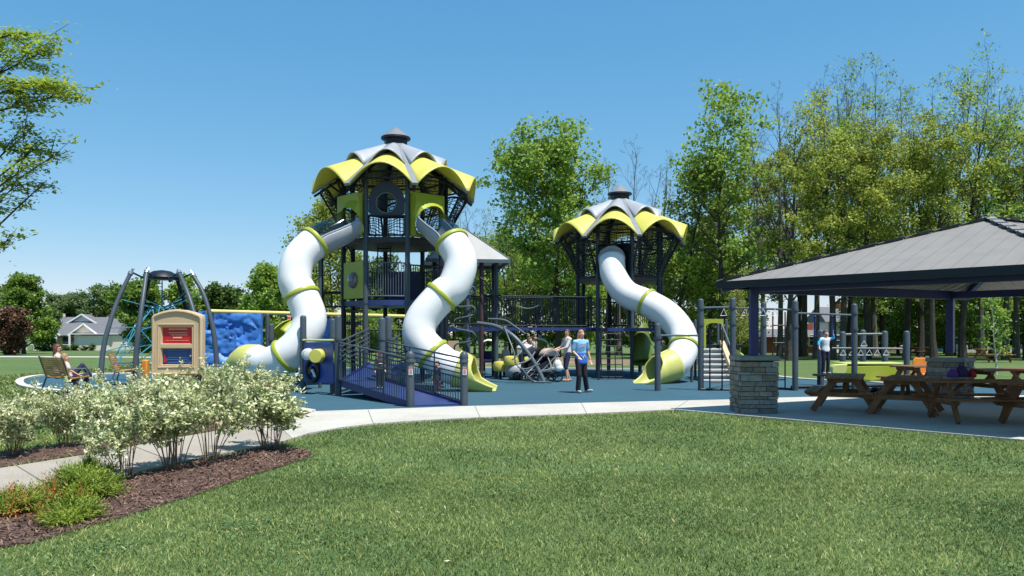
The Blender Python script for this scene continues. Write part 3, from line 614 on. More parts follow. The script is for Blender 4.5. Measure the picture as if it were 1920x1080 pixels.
def tslide(parent,pts,rad,bands,clear_end,exit_pts,exit_rad,side,legs=(),exit_half=None,collar=False):
    """tube slide: pts control points; bands = control indices; clear_end=control index where transparent part ends"""
    S=8; path=crom(pts,S)
    sroot=None; k0=clear_end*S
    mb=MB(); mb.arc(path[k0:],rad,pi,32); sroot=mb.build('tube_slide',white,parent,ang=80,solid=.02)
    if clear_end:
        mb=MB(); mb.arc(path[:k0+1],rad*.985,pi*.56,18); mb.build('tube_underside',tubegrey,sroot,ang=80,solid=.02)
        mb=MB(); mb.arc(path[:k0+1],rad*.985,pi*.44,14,off=pi); mb.build('clear_top',clearm,sroot,ang=80)
        mb=MB()
        for s in(-1,1):
            pp=[]
            for i in range(0,k0+1):
                d=(path[i+1]-path[i]).normalized(); sdv=d.cross(Vector((0,0,1))).normalized(); dn=-(sdv.cross(d)).normalized(); a=s*pi*.56; pp.append(path[i]+(dn*cos(a)+sdv*sin(a))*rad)
            mb.tube(pp,.022,5)
        mb.build('seam',tubegrey,sroot)
    for b in bands:
        i=int(b*S); d=path[min(i+1,len(path)-1)]-path[max(0,i-1)]; mb=MB(); ring(mb,path[i],d,rad,.11,.05); mb.build('joint_band',lime,sroot,ang=50)
    ex=crom(exit_pts,5); n=len(ex)
    rr=[exit_rad[0]+(exit_rad[1]-exit_rad[0])*i/(n-1) for i in range(n)]
    hh=[]
    for i in range(n):
        t=i/(n-1); f=exit_half or [(0,pi),(.3,pi*.97),(.42,pi*.62),(.65,pi*.47),(1,pi*.33)]
        for (t0,h0),(t1,h1) in zip(f,f[1:]):
            if t0<=t<=t1+1e-6: hh.append(h0+(h1-h0)*(t-t0)/(t1-t0)); break
    mb=MB(); mb.arc(ex,rr,hh,28); e=mb.build('exit_chute',exitm,sroot,ang=70,solid=.05)
    for (x,y,z) in legs:
        mb=MB(); mb.tube([(x,y,0),(x,y,z)],.05,10); mb.lathe((x,y,z-.06),[(.09,0),(.09,.06)],10); mb.build('support_leg',slate,sroot)
    return sroot
def roof(root,c,ph,dz):
    zt=7.45+dz; zb=5.82+dz; N=8; sg=2*pi/N; RR=2.56
    zr=lambda r: zt+(zb-zt)*(r-.32)/(RR-.32)
    rf=None
    mb=MB(); mb.lathe((c.x,c.y,0),[(.36,7.28+dz),(.36,7.7+dz)],8); rf=mb.build('roof',navy,root,ang=30)
    mb=MB(); mb.lathe((c.x,c.y,0),[(.45,7.70+dz),(.47,7.72+dz),(.46,7.77+dz)],16); mb.build('cap_rim',navy,rf)
    mb=MB(); mb.lathe((c.x,c.y,0),[(.44,7.775+dz),(.30,7.90+dz),(.14,8.0+dz),(.09,8.05+dz),(.02,8.08+dz)],12); mb.build('cap',mat('cap_grey',(.2,.2,.21),.5,.1),rf)
    for k in range(N):
        a0=ph+sg*k; a1=a0+sg; e=.05
        mb=MB(); petal(mb,c,a0+.05,a1-.05,.38,1.62,zr(.38)+.05,zr(1.62)+.10,.06,.44,.08); mb.build('grey_petal',greypet,rf,solid=.03,ang=60)
        mb=MB(); petal(mb,c,a0+.02,a1-.02,1.35,RR,zr(1.35)+.0,zr(RR)+.02,.28,.62,.14); mb.build('yellow_petal',limey,rf,solid=.035,ang=60)
        A=pol(c,.34,a0,zr(.34)+.05);B=pol(c,RR,a0,zr(RR)+.04); mb=MB(); mb.beam(A,B,.19,.08); mb.build('rib',mat('rib_grey',(.20,.22,.24),.5,.1),rf,smooth=False)
        mb=MB(); mb.beam(pol(c,.34,a0,zr(.34)-.08),pol(c,RR-.05,a0,zr(RR)-.06),.09,.07); 
        mb.beam(pol(c,2.05,a0,zr(2.05)-.05),pol(c,2.05,a1,zr(2.05)-.05),.05,.05); mb.build('rafter',navy,rf,smooth=False)
def tower(name,label,c,phd,zd,dz,slides,front,lowz,r=1.63):
    root=thing(name,label,'play tower',(c.x,c.y,0)); ph=R(phd); sg=pi/4
    zr=lambda q: 7.45+dz-(1.65)*(q-.32)/2.36
    for k in range(8):
        p=pol(c,r,ph+sg*k,0); mb=MB(); mb.post(p.x,p.y,0,zr(r)-.05,.075)
        for z in (zd-.15,lowz-.1,lowz+1.05): mb.lathe((p.x,p.y,z),[(.09,0),(.09,.06)],10)
        mb.build('post',slate if k in(0,7) else navy,root)
    oct_=[pol(c,r+.02,ph+sg*k,0) for k in range(8)]
    mb=MB(); mb.prism(oct_,zd-.16,zd); mb.build('upper_deck',mat('dark_deck',(.03,.022,.03),.6,.2),root,smooth=False)
    for k in range(8):
        a0=ph+sg*k; a1=a0+sg; kk=k if k<5 else k-8
        if kk in slides:
            mb=MB(); lattice(mb,c,a0,a1,r,r+.22,zd+1.15,zd+1.85,8,6); mb.build('mesh_panel',navy,root)
        elif kk==front:
            # arched panel with round window over a barred opening
            A=pol(c,r,a0,0);B=pol(c,r,a1,0); d=(B-A).normalized(); W=(B-A).length-.17; M=Matrix((d,Vector((-d.y,d.x,0)),Vector((0,0,1)))).transposed(); m0=(A+B)/2
            mb=MB(); n=28; out=[];inn=[]
            for i in range(n):
                a=2*pi*i/n; x,y=cos(a),sin(a); 
                if y>0: out.append((x*W/2,1.02+y*.62))
                else:
                    m=max(abs(x),abs(y)); out.append((x/m*W/2,1.02+y/m*.38))
                inn.append((x*.29,1.0+y*.29))
            for T in (-.03,.03):
                k0=len(mb.v); mb.add([m0+M@Vector((q[0],T,zd+q[1])) for q in out+inn],[(i,(i+1)%n,n+(i+1)%n,n+i) if T<0 else (i,n+i,n+(i+1)%n,(i+1)%n) for i in range(n)])
            b0=len(mb.v)-4*n
            mb.add([],[]); mb.f+=[(b0+i,b0+2*n+i,b0+2*n+(i+1)%n,b0+(i+1)%n) for i in range(n)]+[(b0+n+i,b0+n+(i+1)%n,b0+3*n+(i+1)%n,b0+3*n+i) for i in range(n)]; mb.mi+=[0]*(2*n)
            pn=mb.build('window_panel',mat('midnight_panel',(.014,.024,.045),.4,.2,2),root,ang=30)
            mb=MB(); mb.tube([m0+M@Vector((.30*cos(a*pi/12),-.04,zd+1.0+.30*sin(a*pi/12))) for a in range(24)],.022,6,closed=True); mb.build('window_ring',slate2,pn)
            mb=MB(); mb.ell(m0+M@Vector((0,0,zd+1.0)),(.29,.29,.02),20,6,M=M@Matrix.Rotation(pi/2,3,'X')); mb.build('window_bubble',clearm,pn)
            mb=MB(); barrail(mb,m0+M@Vector((-W/2,0,0)),m0+M@Vector((W/2,0,0)),zd+.05,zd+.62,12,.013,.03); mb.build('bar_panel',navy,root)
            mb=MB(); lattice(mb,c,a0,a1,r-.05,r-.05,zd+1.5,zd+1.95,7,7); mb.build('mesh_panel',navy,root)
        else:
            mb=MB(); lattice(mb,c,a0+.01,a1-.01,r+.02,r+.72,zd,zd+1.42,15,7,arch=.25,rad=.017,frame=.035); mb.build('mesh_panel',navy,root)
            mb=MB(); lattice(mb,c,a0,a1,r-.02,r-.02,zd+1.0,zd+1.95,9,4,rad=.012); mb.build('upper_mesh',navy,root)
    roof(root,c,ph,dz)
    mb=MB(); mb.prism(oct_,lowz-.14,lowz); mb.build('lower_deck',blue,root,smooth=False)
    return root
# ---- tall tower
c1=Vector(((742-960)*25.2/F,25.2,0)); PH1=20.5; zd1=4.46; low1=2.58
t1=tower('play_tower','tall play tower with two white tube slides under the larger yellow petal roof',c1,PH1,zd1,0.,(-2,0),-1,low1)
ph=R(PH1); sg=pi/4; r_=1.63
# left slide
aL=ph-1.5*sg; aR=ph+.5*sg
def spts(L): return [P(*q) for q in L]
mouthL=P(661,417,23.75); ptsL=spts([(661,417,23.75),(629,436,23.35),(591,455,23.0),(560,487,22.7),(553,527,22.5),(566,555,22.4),(581,600,22.2),(563,641,22.0),(534,668,21.95),(505,682,22.1),(478,678,22.4)])
sL=tslide(t1,ptsL,.455,[2,5,8],2,spts([(482,679,22.35),(463,678,22.6),(447,686,23.0),(436,699,23.4)]),(.47,.44),-1,legs=[(P(600,600,23.0).x,23.0,4.05),(P(540,690,22).x,22,.9)])
mb=MB(); hood(mb,c1,aL,r_*cos(sg/2),zd1+.02,1.28,1.12,mouthL,.46,ptsL[1]-ptsL[0]); mb.build('hood',lime,sL,ang=35)
ptsR=spts([(806,414,23.6),(826,433,23.2),(847,455,22.9),(864,492,22.6),(851,536,22.4),(827,556,22.3),(792,598,22.15),(787,634,22.0),(812,664,21.9),(836,684,21.85),(858,692,21.85)])
sR=tslide(t1,ptsR,.455,[2,5,8],2,spts([(855,691,21.85),(872,696,21.85),(893,707,21.8),(912,714,21.75),(930,719,21.7)]),(.50,.33),1,legs=[(P(905,700,22.2).x,22.3,.55)],exit_half=[(0,pi),(.28,pi*.98),(.36,pi*.66),(.55,pi*.5),(1,pi*.42)])
mb=MB(); hood(mb,c1,aR,r_*cos(sg/2),zd1+.02,1.28,1.12,ptsR[0],.46,ptsR[1]-ptsR[0]); mb.build('hood',lime,sR,ang=35)
# middle storey
def facepts(c,ph,k,r=1.63): return pol(c,r,ph+sg*k,0),pol(c,r,ph+sg*(k+1),0)
A,B=facepts(c1,ph,-1); mb=MB(); barrail(mb,A.lerp(B,.05),B.lerp(A,.05),low1+.12,low1+1.1,15,.013,.02,bow=.16); mb.build('curved_railing',slate2,t1)
mb=MB(); seg=[A+(B-A)*i/8+Vector((sin(ph-.39),-cos(ph-.39),0))*(.17*4*(i/8)*(1-i/8)) for i in range(9)]; mb.prism([Vector((q.x,q.y,0)) for q in seg]+[c1+(B-c1)*.9,c1+(A-c1)*.9],low1-.15,low1+.005); mb.build('deck_nose',blue,t1,smooth=False)
for k in (0,1,2): 
    A,B=facepts(c1,ph,k); mb=MB(); barrail(mb,A.lerp(B,.07),B.lerp(A,.07),low1+.12,low1+1.05,13,.014,.022); mb.build('railing',navy,t1)
# lime window panel on the left face
A,B=facepts(c1,ph,-2); d=(B-A).normalized(); M=Matrix((d,Vector((-d.y,d.x,0)),Vector((0,0,1)))).transposed(); m0=(A+B)/2; W=(B-A).length-.16
mb=MB(); n=24; zc=low1+.62
for T in (-.04,.04):
    q=[];p=[]
    for i in range(n):
        a=2*pi*i/n; x,y=cos(a),sin(a); m=max(abs(x),abs(y)); q.append((x/m*W/2,zc+y/m*.55)); p.append((x*.24,zc+y*.24))
    mb.add([m0+M@Vector((u[0],T,u[1])) for u in q+p],[(i,(i+1)%n,n+(i+1)%n,n+i) if T<0 else (i,n+i,n+(i+1)%n,(i+1)%n) for i in range(n)])
mb.f+=[(i,2*n+i,2*n+(i+1)%n,(i+1)%n) for i in range(n)]+[(n+i,n+(i+1)%n,3*n+(i+1)%n,3*n+i) for i in range(n)]; mb.mi+=[0]*(2*n)
pn=mb.build('bubble_panel',lime,t1,ang=30)
mb=MB(); mb.ell(m0+M@Vector((0,-.05,zc)),(.25,.25,.14),20,10,M=M@Matrix.Rotation(pi/2,3,'X')); mb.build('bubble_window',mat('smoky_bubble',(.14,.13,.15),.15,.1,3,coat=.6),pn)
A,B=facepts(c1,ph,3); M=None; mb=MB(); mb.beam(A+Vector((0,0,low1+.6)),B+Vector((0,0,low1+.6)),.05,.95); 
mb.build('rear_panel',mat('deep_blue_plastic',(.01,.025,.13),.45,.2),t1,smooth=False)
mb=MB()
for s in (-.2,.2): mb.tube([(c1.x-.35+s,c1.y-.1,low1),(c1.x-.35+s,c1.y-.1,zd1)],.022,6)
for i in range(6): mb.tube([(c1.x-.55,c1.y-.1,low1+.3*(i+.6)),(c1.x-.15,c1.y-.1,low1+.3*(i+.6))],.018,5)
mb.build('inner_ladder',navy,t1)
mb=MB(); A,B=facepts(c1,ph,-2); barrail(mb,A,B,.1,low1-.3,12,.014,.02); mb.build('lower_bar_panel',navy,t1)
mb=MB(); A,B=facepts(c1,ph,-3); mb.tube([A+Vector((0,0,low1+.9)),A.lerp(B,.2)+Vector((0,0,low1+1.6)),A.lerp(B,.5)+Vector((0,0,low1+1.75)),A.lerp(B,.8)+Vector((0,0,low1+1.6)),B+Vector((0,0,low1+.9))],.03,6); mb.build('hoop_rail',navy,t1)
# ---- smaller tower
c2=Vector(((1162-960)*30.5/F,30.5,0)); PH2=8; zd2=3.68; low2=1.8; ph2=R(PH2)
t2=tower('play_tower','shorter play tower with one white tube slide under the smaller yellow petal roof',c2,PH2,zd2,-.83,(-1,),99,low2)
pts2=spts([(1147,484,28.85),(1151,517,28.5),(1174,550,28.0),(1214,568,27.5),(1251,590,27.0),(1277,622,26.5),(1282,652,26.0),(1271,676,25.6),(1255,688,25.4)])
s2=tslide(t2,pts2,.455,[3,6],0,spts([(1262,684,25.45),(1247,690,25.3),(1228,697,25.1),(1211,706,24.95),(1197,709,24.85)]),(.50,.42),-1,legs=[(P(1297,700,25.8).x,25.8,.75)],exit_half=[(0,pi),(.35,pi*.98),(.45,pi*.7),(.6,pi*.5),(1,pi*.4)])
mb=MB(); hood(mb,c2,ph2-.5*sg,r_*cos(sg/2),zd2+.02,1.1,1.12,pts2[0]+Vector((0,.25,.02)),.46,Vector((0,-1,-.1))); mb.build('hood',navy,s2,ang=35)
mb=MB(); 
for i,q in enumerate((.0,.12,.24)): ring(mb,pts2[0]+Vector((0,.24-q,-.02*i)),Vector((0,-1,-.35)),.455,.07,.03)
mb.build('collar',tubegrey,s2)
for k in (-1,0,1,2,3): 
    A,B=facepts(c2,ph2,k); mb=MB(); barrail(mb,A.lerp(B,.07),B.lerp(A,.07),low2+.1,low2+1.05,12,.014,.022); mb.build('railing',navy,t2)
for k in (-2,-3):
    A,B=facepts(c2,ph2,k); mb=MB(); lattice(mb,c2,ph2+sg*k,ph2+sg*(k+1),r_,r_,low2+.1,low2+1.1,9,5); mb.build('mesh_panel',navy,t2)
# blue nose deck + cargo net below
mb=MB(); mb.prism([G(1140,712),G(1240,712),Vector((G(1240,712).x,28.9,0)),Vector((G(1140,712).x,28.9,0))],low2-.13,low2-.01); mb.build('step_deck',blue,t2,smooth=False)
mb=MB(); x0,x1=P(1128,0,27.2).x,P(1168,0,27.2).x
for i in range(4): x=x0+(x1-x0)*i/3; mb.tube([(x,27.2,.05),(x,27.6,low2-.1)],.018,5)
for j in range(8): z=.12+j*.21; mb.tube([(x0,27.2+.4*z/1.7,z),(x1,27.2+.4*z/1.7,z)],.018,5)
mb.tube([(x0-.12,27.1,0),(x0+.05,27.6,low2)],.04,6); mb.build('ladder_net',navy,t2)
# dark green curved slide under the smaller tower
mb=MB(); gp=crom(spts([(1180,560,30.2),(1195,600,29.6),(1200,640,29.2),(1205,680,28.9)]),6); mb.arc(gp,.36,pi,20); mb.build('green_tube',mat('olive_green_plastic',(.12,.17,.012),.45,.15,2),t2,ang=70,solid=.02)
for (px,py,Y) in ((1183,712,27.4),(1228,600,27.5)):
    pass
# ---- suspended bridge between them
bz=1.82; bl=Vector((P(905,0,27.5).x,27.6,0)); br=Vector((P(1110,0,28.8).x,28.9,0))
br_=thing('suspended_bridge','long dark barred bridge between the small pyramid roofed deck and the shorter tower','bridge',(bl.x,bl.y,0))
mb=MB(); o=Vector((0,1.1,0)); pl=[bl,br,br+o,bl+o]; mb.prism(pl,bz-.12,bz); mb.build('deck',blue,br_,smooth=False)
mb=MB(); barrail(mb,bl,br,bz+.05,bz+1.08,40,.015,.025); mb.build('railing',navy,br_)
mb=MB(); barrail(mb,bl+o,br+o,bz+.05,bz+1.08,46,.015,.025); mb.build('railing',navy,br_)
mb=MB(); mb.tube([bl.lerp(br,.3)+Vector((0,-.05,bz+.75))+Vector((i*.13,0,-.1*sin(pi*i/6))) for i in range(7)],.02,5); mb.build('grab_bar',slate2,br_)
# ---- small pyramid roofed deck
c3=Vector((P(872,0,28.5).x,28.5,0)); rt=thing('pyramid_roof_deck','play deck under a small pale grey pyramid roof behind the right tube slide','play deck',(c3.x,c3.y,0))
for dx,dy,m in ((-1,-.95,navy),(.62,-.95,mat('maroon_post',(.06,.03,.035),.45,.2)),(1.12,-.6,slate),(-1,.8,navy),(1.0,.85,navy)):
    mb=MB(); mb.post(c3.x+dx,c3.y+dy,0,4.2,.078); mb.build('post',m,rt)
mb=MB(); h=1.42; a=R(8); cs=[Vector((c3.x+h*(x*cos(a)-y*sin(a)),c3.y+h*(x*sin(a)+y*cos(a)),4.12)) for x,y in ((-1,-1),(1,-1),(1,1),(-1,1))]; top=Vector((c3.x-.05,c3.y,5.35))
mb.add(cs+[top],[(0,1,4),(1,2,4),(2,3,4),(3,0,4),(3,2,1,0)]); rr=mb.build('pyramid_roof',mat('pale_grey_roof',(.36,.36,.35),.5,.1,3),rt,smooth=False)
mb=MB()
for i in range(4): mb.tube([cs[i],top],.03,6); mb.beam(cs[i]-Vector((0,0,.06)),cs[(i+1)%4]-Vector((0,0,.06)),.05,.12)
mb.build('roof_trim',slate2,rr)
mb=MB(); mb.prism([c3+Vector(q) for q in ((-1.1,-1,0),(1.2,-1,0),(1.2,.9,0),(-1.1,.9,0))],bz-.14,bz); mb.build('deck',blue,rt,smooth=False)
mb=MB(); barrail(mb,c3+Vector((-1,.85,0)),c3+Vector((1,.85,0)),bz+.1,bz+1.05,18); mb.build('railing',navy,rt); mb=MB(); barrail(mb,c3+Vector((-1,-.95,0)),c3+Vector((.6,-.95,0)),bz+.1,bz+1.05,15); mb.build('railing',navy,rt)
mb=MB(); mb.tube(crom([P(900,520,27.3),P(912,530,27.3),P(925,552,27.3),P(928,575,27.3)],4),.025,6); mb.build('curved_grab_bar',navy,rt)
mb=MB(); mb.box((P(835,0,26.8).x,26.8,.7),(.9,.1,1.3)); mb.build('tan_panel',tan,rt,smooth=False)
# left side low walkway behind left slide
wk=thing('walkway_platform','dark railed walkway behind the left tube slide','play deck',(P(628,0,26.6).x,26.6,0))
mb=MB(); y=26.6; a,b=P(604,0,y),P(650,0,y); zt=CH-(549-HY)*y/F; mb.beam((a.x,y,zt),(b.x,y,zt),.08,.1); zb=CH-(575-HY)*y/F
for px in (606,622,643): x=P(px,0,y).x; mb.tube([(x,y,zb),(x,y,zt)],.025,6)
mb.beam((a.x,y,zb),(b.x,y,zb),.06,.06); mb.build('railing',navy,wk,smooth=False)
mb=MB(); mb.post(P(603,0,y).x,y,0,CH-(480-HY)*y/F,.06); mb.build('post',navy,wk)
mb=MB(); mb.prism([(a.x,y,0),(b.x+.3,y,0),(b.x+.3,y+1,0),(a.x,y+1,0)],zb-.6,zb-.5); mb.build('deck',blue,wk,smooth=False)
# ---- access ramp
A0=Vector((-2.18,17.15,0));A1=Vector((-1.05,17.5,0));B0=Vector((-4.40,20.2,0));B1=Vector((-3.25,20.75,0))
rp=thing('access_ramp','blue decked ramp with dark barred railings in front of the tall tower','ramp',(A0.x,A0.y,0))
def ramp(a0,a1,b0,b1,za,zb_,nm='deck'):
    mb=MB(); q=[a0,a1,b1,b0]; z=[za,za,zb_,zb_]; mb.prism(q,lambda i:z[i]-.09,lambda i:z[i]); mb.build(nm,blue,rp,smooth=False)
    mb=MB(); 
    for a,b in((a0,b0),(a1,b1)): mb.beam(a+Vector((0,0,za-.03)),b+Vector((0,0,zb_-.03)),.05,.16)
    mb.build('edge_beam',navyblue,rp,smooth=False)
ramp(A0+Vector((.06,0,0)),A1-Vector((.06,0,0)),B0+Vector((.06,0,0)),B1-Vector((.06,0,0)),.06,.38)
def fence(a,b,za,zb_,n,rails=(1.0,.88,.77,.66),low=True,m=slate):
    mb=MB(); f=lambda t,h:a.lerp(b,t)+Vector((0,0,za+(zb_-za)*t+h))
    for h in rails: mb.tube([f(0,h),f(1,h)],.024 if h==rails[0] else .017,6)
    if low:
        mb.tube([f(0,.56),f(1,.56)],.018,6); mb.tube([f(0,.06),f(1,.06)],.018,6)
        for i in range(n): t=(i+.5)/n; mb.tube([f(t,.06),f(t,.56)],.012,5,cap=False)
    for t in (0.01,.33,.66,.99): mb.tube([f(t,.06 if low else rails[-1]),f(t,rails[0])],.018,6)
    mb.build('railing',m,rp)
fence(A0+Vector((-.02,.1,0)),B0,.05,.38,34); fence(A1+Vector((-.05,.1,0)),B1,.05,.38,34)
for p,h,m in ((A0,1.22,slate),(A1,1.2,slate)):
    mb=MB(); mb.post(p.x,p.y,0,h-.1,.085,16); mb.lathe((p.x,p.y,h-.24),[(.1,0),(.1,.05),(.09,.07),(.1,.1),(.09,.18),(.05,.235),(.01,.25)],16); q=mb.build('bollard_post',m,rp)
    mb=MB(); mb.box((p.x+.02,p.y-.09,h-.42),(.085,.012,.17)); st=mb.build('notice_sticker',whitep,q,smooth=False)
    mb=MB(); mb.box((p.x+.02,p.y-.099,h-.355),(.085,.006,.03)); [mb.box((p.x+.02,p.y-.099,h-.40-.025*i),(.06,.006,.008)) for i in range(4)]; mb.build('sticker_print',mat('sticker_red',(.45,.05,.05),.5),q,smooth=False)
for px,py,Y in ((634,591,20.2),(624,597,20.9),(716,595,20.6),(728,592,20.9),(568.6,591,21.5)):
    mb=MB(); p=P(px,0,Y); mb.post(p.x,Y,0,CH-(py-HY)*Y/F,.085 if px!=624 else .075,16); 
    for z in (1.42,.38): mb.lathe((p.x,Y,z),[(.1,0),(.1,.07)],14)
    mb.build('post',slate,rp)
# return flight of the ramp climbing to the right
C0=Vector((-4.15,23.3,0));C1=Vector((-2.95,23.6,0)); ramp(B0+Vector((.05,.3,0)),B1+Vector((0,.3,0)),C0,C1,.385,.72,'upper_deck')
fence(B0+Vector((.0,.15,0)),C0,.38,.74,0,rails=(1.0,.86,.73,.6,.47),low=False); fence(B1+Vector((.0,.15,0)),C1,.38,.74,0,rails=(1.0,.86,.73,.6,.47),low=False)
mb=MB(); f=Vector((-3.9,23.4,0)); barrail(mb,C0,C1,.8,1.7,10); mb.build('railing',navy,rp)
# lime hoop beside ramp
mb=MB(); y=21.2; mb.tube(crom([P(712,668,y),P(712,645,y),P(717,637,y),P(724,641,y),P(724,668,y)],4),.03,6); mb.build('lime_hoop',lime,rp)
# ---- activity panel left of ramp
ap=thing('activity_panel','blue play panel with a lime drum and a black wheel left of the ramp','play panel',(P(600,0,21).x,21,0))
p0=P(571,0,21.5)+Vector((0,0,0)); p1=P(628,0,20.45); a=Vector((p0.x,21.45,0)); b=Vector((p1.x,20.4,0)); zt=1.36; zb=.3
mb=MB(); mb.beam(a+Vector((0,0,(zt+zb)/2)),b+Vector((0,0,(zt+zb)/2)),.06,zt-zb); mb.build('panel',mat('royal_blue_panel',(.012,.06,.30),.4,.2,1.5),ap,smooth=False,bevel=.02)
mb=MB(); mb.tube([a+Vector((-.05,0,1.42)),b+Vector((.05,0,1.42))],.03,8); mb.build('top_rail',pale,ap)
d=(b-a).normalized(); nrm=Vector((d.y,-d.x,0))
if nrm.y>0: nrm=-nrm
ctr=a.lerp(b,.56)+Vector((0,0,1.02)); ax=(nrm*.75+d*.65).normalized()
mb=MB(); mb.lathe(ctr,[(.17,0),(.18,.05),(.18,.42),(.165,.45),(.05,.452)],20,axis=ax); mb.build('drum',limey,ap)
ctr2=a.lerp(b,.2)+Vector((0,0,1.05)); mb=MB(); mb.lathe(ctr2,[(.15,0),(.16,.05),(.155,.22),(.09,.25)],18,axis=ax); mb.build('white_knob',white,ap)
mb=MB(); mb.lathe(ctr2+ax*.2+nrm*.02,[(.1,0),(.1,.03)],14,axis=ax); mb.build('knob_face',black,ap)
ctr3=a.lerp(b,.35)+nrm*.06+Vector((0,0,.62)); mb=MB(); mb.tube([ctr3+d*cos(t*pi/12)*.28+Vector((0,0,sin(t*pi/12)*.28)) for t in range(24)],.06,8,closed=True); mb.lathe(ctr3,[(.12,0),(.1,.08)],12,axis=nrm); mb.build('wheel',black,ap)
mb=MB(); mb.tube([ctr3+nrm*.03,ctr3+nrm*.12+d*.2+Vector((0,0,.02)),ctr3+nrm*.1+d*.3+Vector((0,0,-.15))],.035,8); mb.build('handle',white,ap)
mb=MB(); e=P(643,665,20.3); mb.ell(b+Vector((.05,-.12,1.0)),(.06,.12,.2),10,8); mb.build('side_grip',lime,ap)
# ---- snake pole climber + arch climber
sc=thing('snake_pole_climber','zigzag grey pipe climber right of the tall tower slide','climber',(P(885,0,26).x,26,0))
y=25.9; mb=MB(); pts=[]
for i,(px,py) in enumerate([(858,690),(852,660),(856,645),(885,640),(891,632),(885,622),(856,616),(850,607),(856,598),(885,592),(892,585),(885,574),(862,575),(851,567),(856,557),(885,552),(891,545),(885,537),(868,540)]): pts.append(P(px,py,y+.15*sin(i)))
mb.tube(crom(pts,3),.03,6); mb.build('zigzag_pipe',slate2,sc)
mb=MB(); q=P(877,0,26.1); mb.post(q.x,26.1,0,CH-(543-HY)*26/F,.085); mb.build('post',slate,sc)
ac=thing('arch_climber','grey arched pole climber with side loops in front of the bridge','climber',(P(1022,720,25).x,25.2,0))
y=25.2; mb=MB(); main=crom([P(895,606,26.3),P(930,612,26),P(962,630,25.6),(P(990,662,25.4)),P(1010,695,25.3),P(1022,721,25.2)],5); mb.tube(main,.07,10); mb.build('arch_pole',slate2,ac)
mb=MB(); second=crom([P(915,598,26.8),P(945,600,26.7),P(965,612,26.6),P(985,626,26.5)],5); mb.tube(second,.035,8); mb.build('upper_bar',slate2,ac)
for L in ([(945,612,25.8),(956,640,25.3),(964,662,25.1),(968,684,25.0),(985,692,25.0),(1012,682,25.1)],[(966,684,25),(990,676,25.2),(1003,660,25.6)],[(978,690,25),(992,708,24.9),(1003,716,24.9),(1018,716,24.9),(1034,717,25.2)],[(1010,696,25.3),(1033,690,25.5),(1025,665,25.9)],[(984,655,25.5),(960,675,25.2)],[(1000,648,26),(975,662,25.4)]):
    mb=MB(); mb.tube(crom(spts(L),4),.026,6); mb.build('loop',slate2,ac)
# stepping pods, boulder
for i,(px,py,Y,lb) in enumerate([(938,686,27.6,'small lime stepping pod on a post nearest the tall tower'),(958,676,27.2,'rounded lime stepping pod left of the arch climber loops'),(981,676,28.4,'lime stepping pod directly behind the arch climber')]):
    g=P(px,py,Y); s=thing('stepping_pod',lb,'stepping pod',(g.x,Y,0),'lime stepping pods'); mb=MB(); mb.lathe((g.x,Y,g.z-.2),[(.12,0),(.23,.05),(.27,.2),(.22,.33),(.1,.36)],16); mb.build('pod',limey,s)
    mb=MB(); mb.tube([(g.x,Y,0),(g.x,Y,g.z-.18)],.05,8); mb.build('pole',navy,s)
mb=MB(); g=P(966,695,27.3); mb.ell((g.x,27.3,.32),(.36,.36,.32),20,12); tag(mb.build('play_boulder',tubegrey),'rounded grey play boulder on the blue surface behind the arch climber','boulder')
# ---- play vehicle / white hooded rider behind
for (px,py,Y,lb,cc) in ((917,643,30.5,'white hooded spring rider by the far edge of the blue surface',white),(1003,652,31,'white curved play shelter behind the arch climber',white)):
    g=P(px,py,Y); s=thing('spring_rider' if px<950 else 'play_shelter',lb,'play equipment',(g.x,Y,0)); W=.26 if px<950 else .6
    mb=MB(); mb.arc([Vector((g.x,Y-.4,g.z)),Vector((g.x,Y,g.z+.05)),Vector((g.x,Y+.4,g.z))],W,pi*.42,14,off=pi); mb.v=[(v[0],v[1],g.z+(v[2]-g.z)*.75-.1) for v in mb.v]; mb.build('hood',cc,s,solid=.04)
    mb=MB(); mb.tube([(g.x-W*.7,Y,0),(g.x-W*.75,Y,g.z)],.04,8); mb.tube([(g.x+W*.7,Y,0),(g.x+W*.75,Y,g.z)],.04,8); mb.build('frame',navy,s)
    mb=MB(); mb.box((g.x,Y,.55),(W*1.7,.5,.12)); mb.box((g.x,Y+.2,.75),(W*1.7,.1,.35)); mb.build('seat',navyblue,s,smooth=False,bevel=.03)
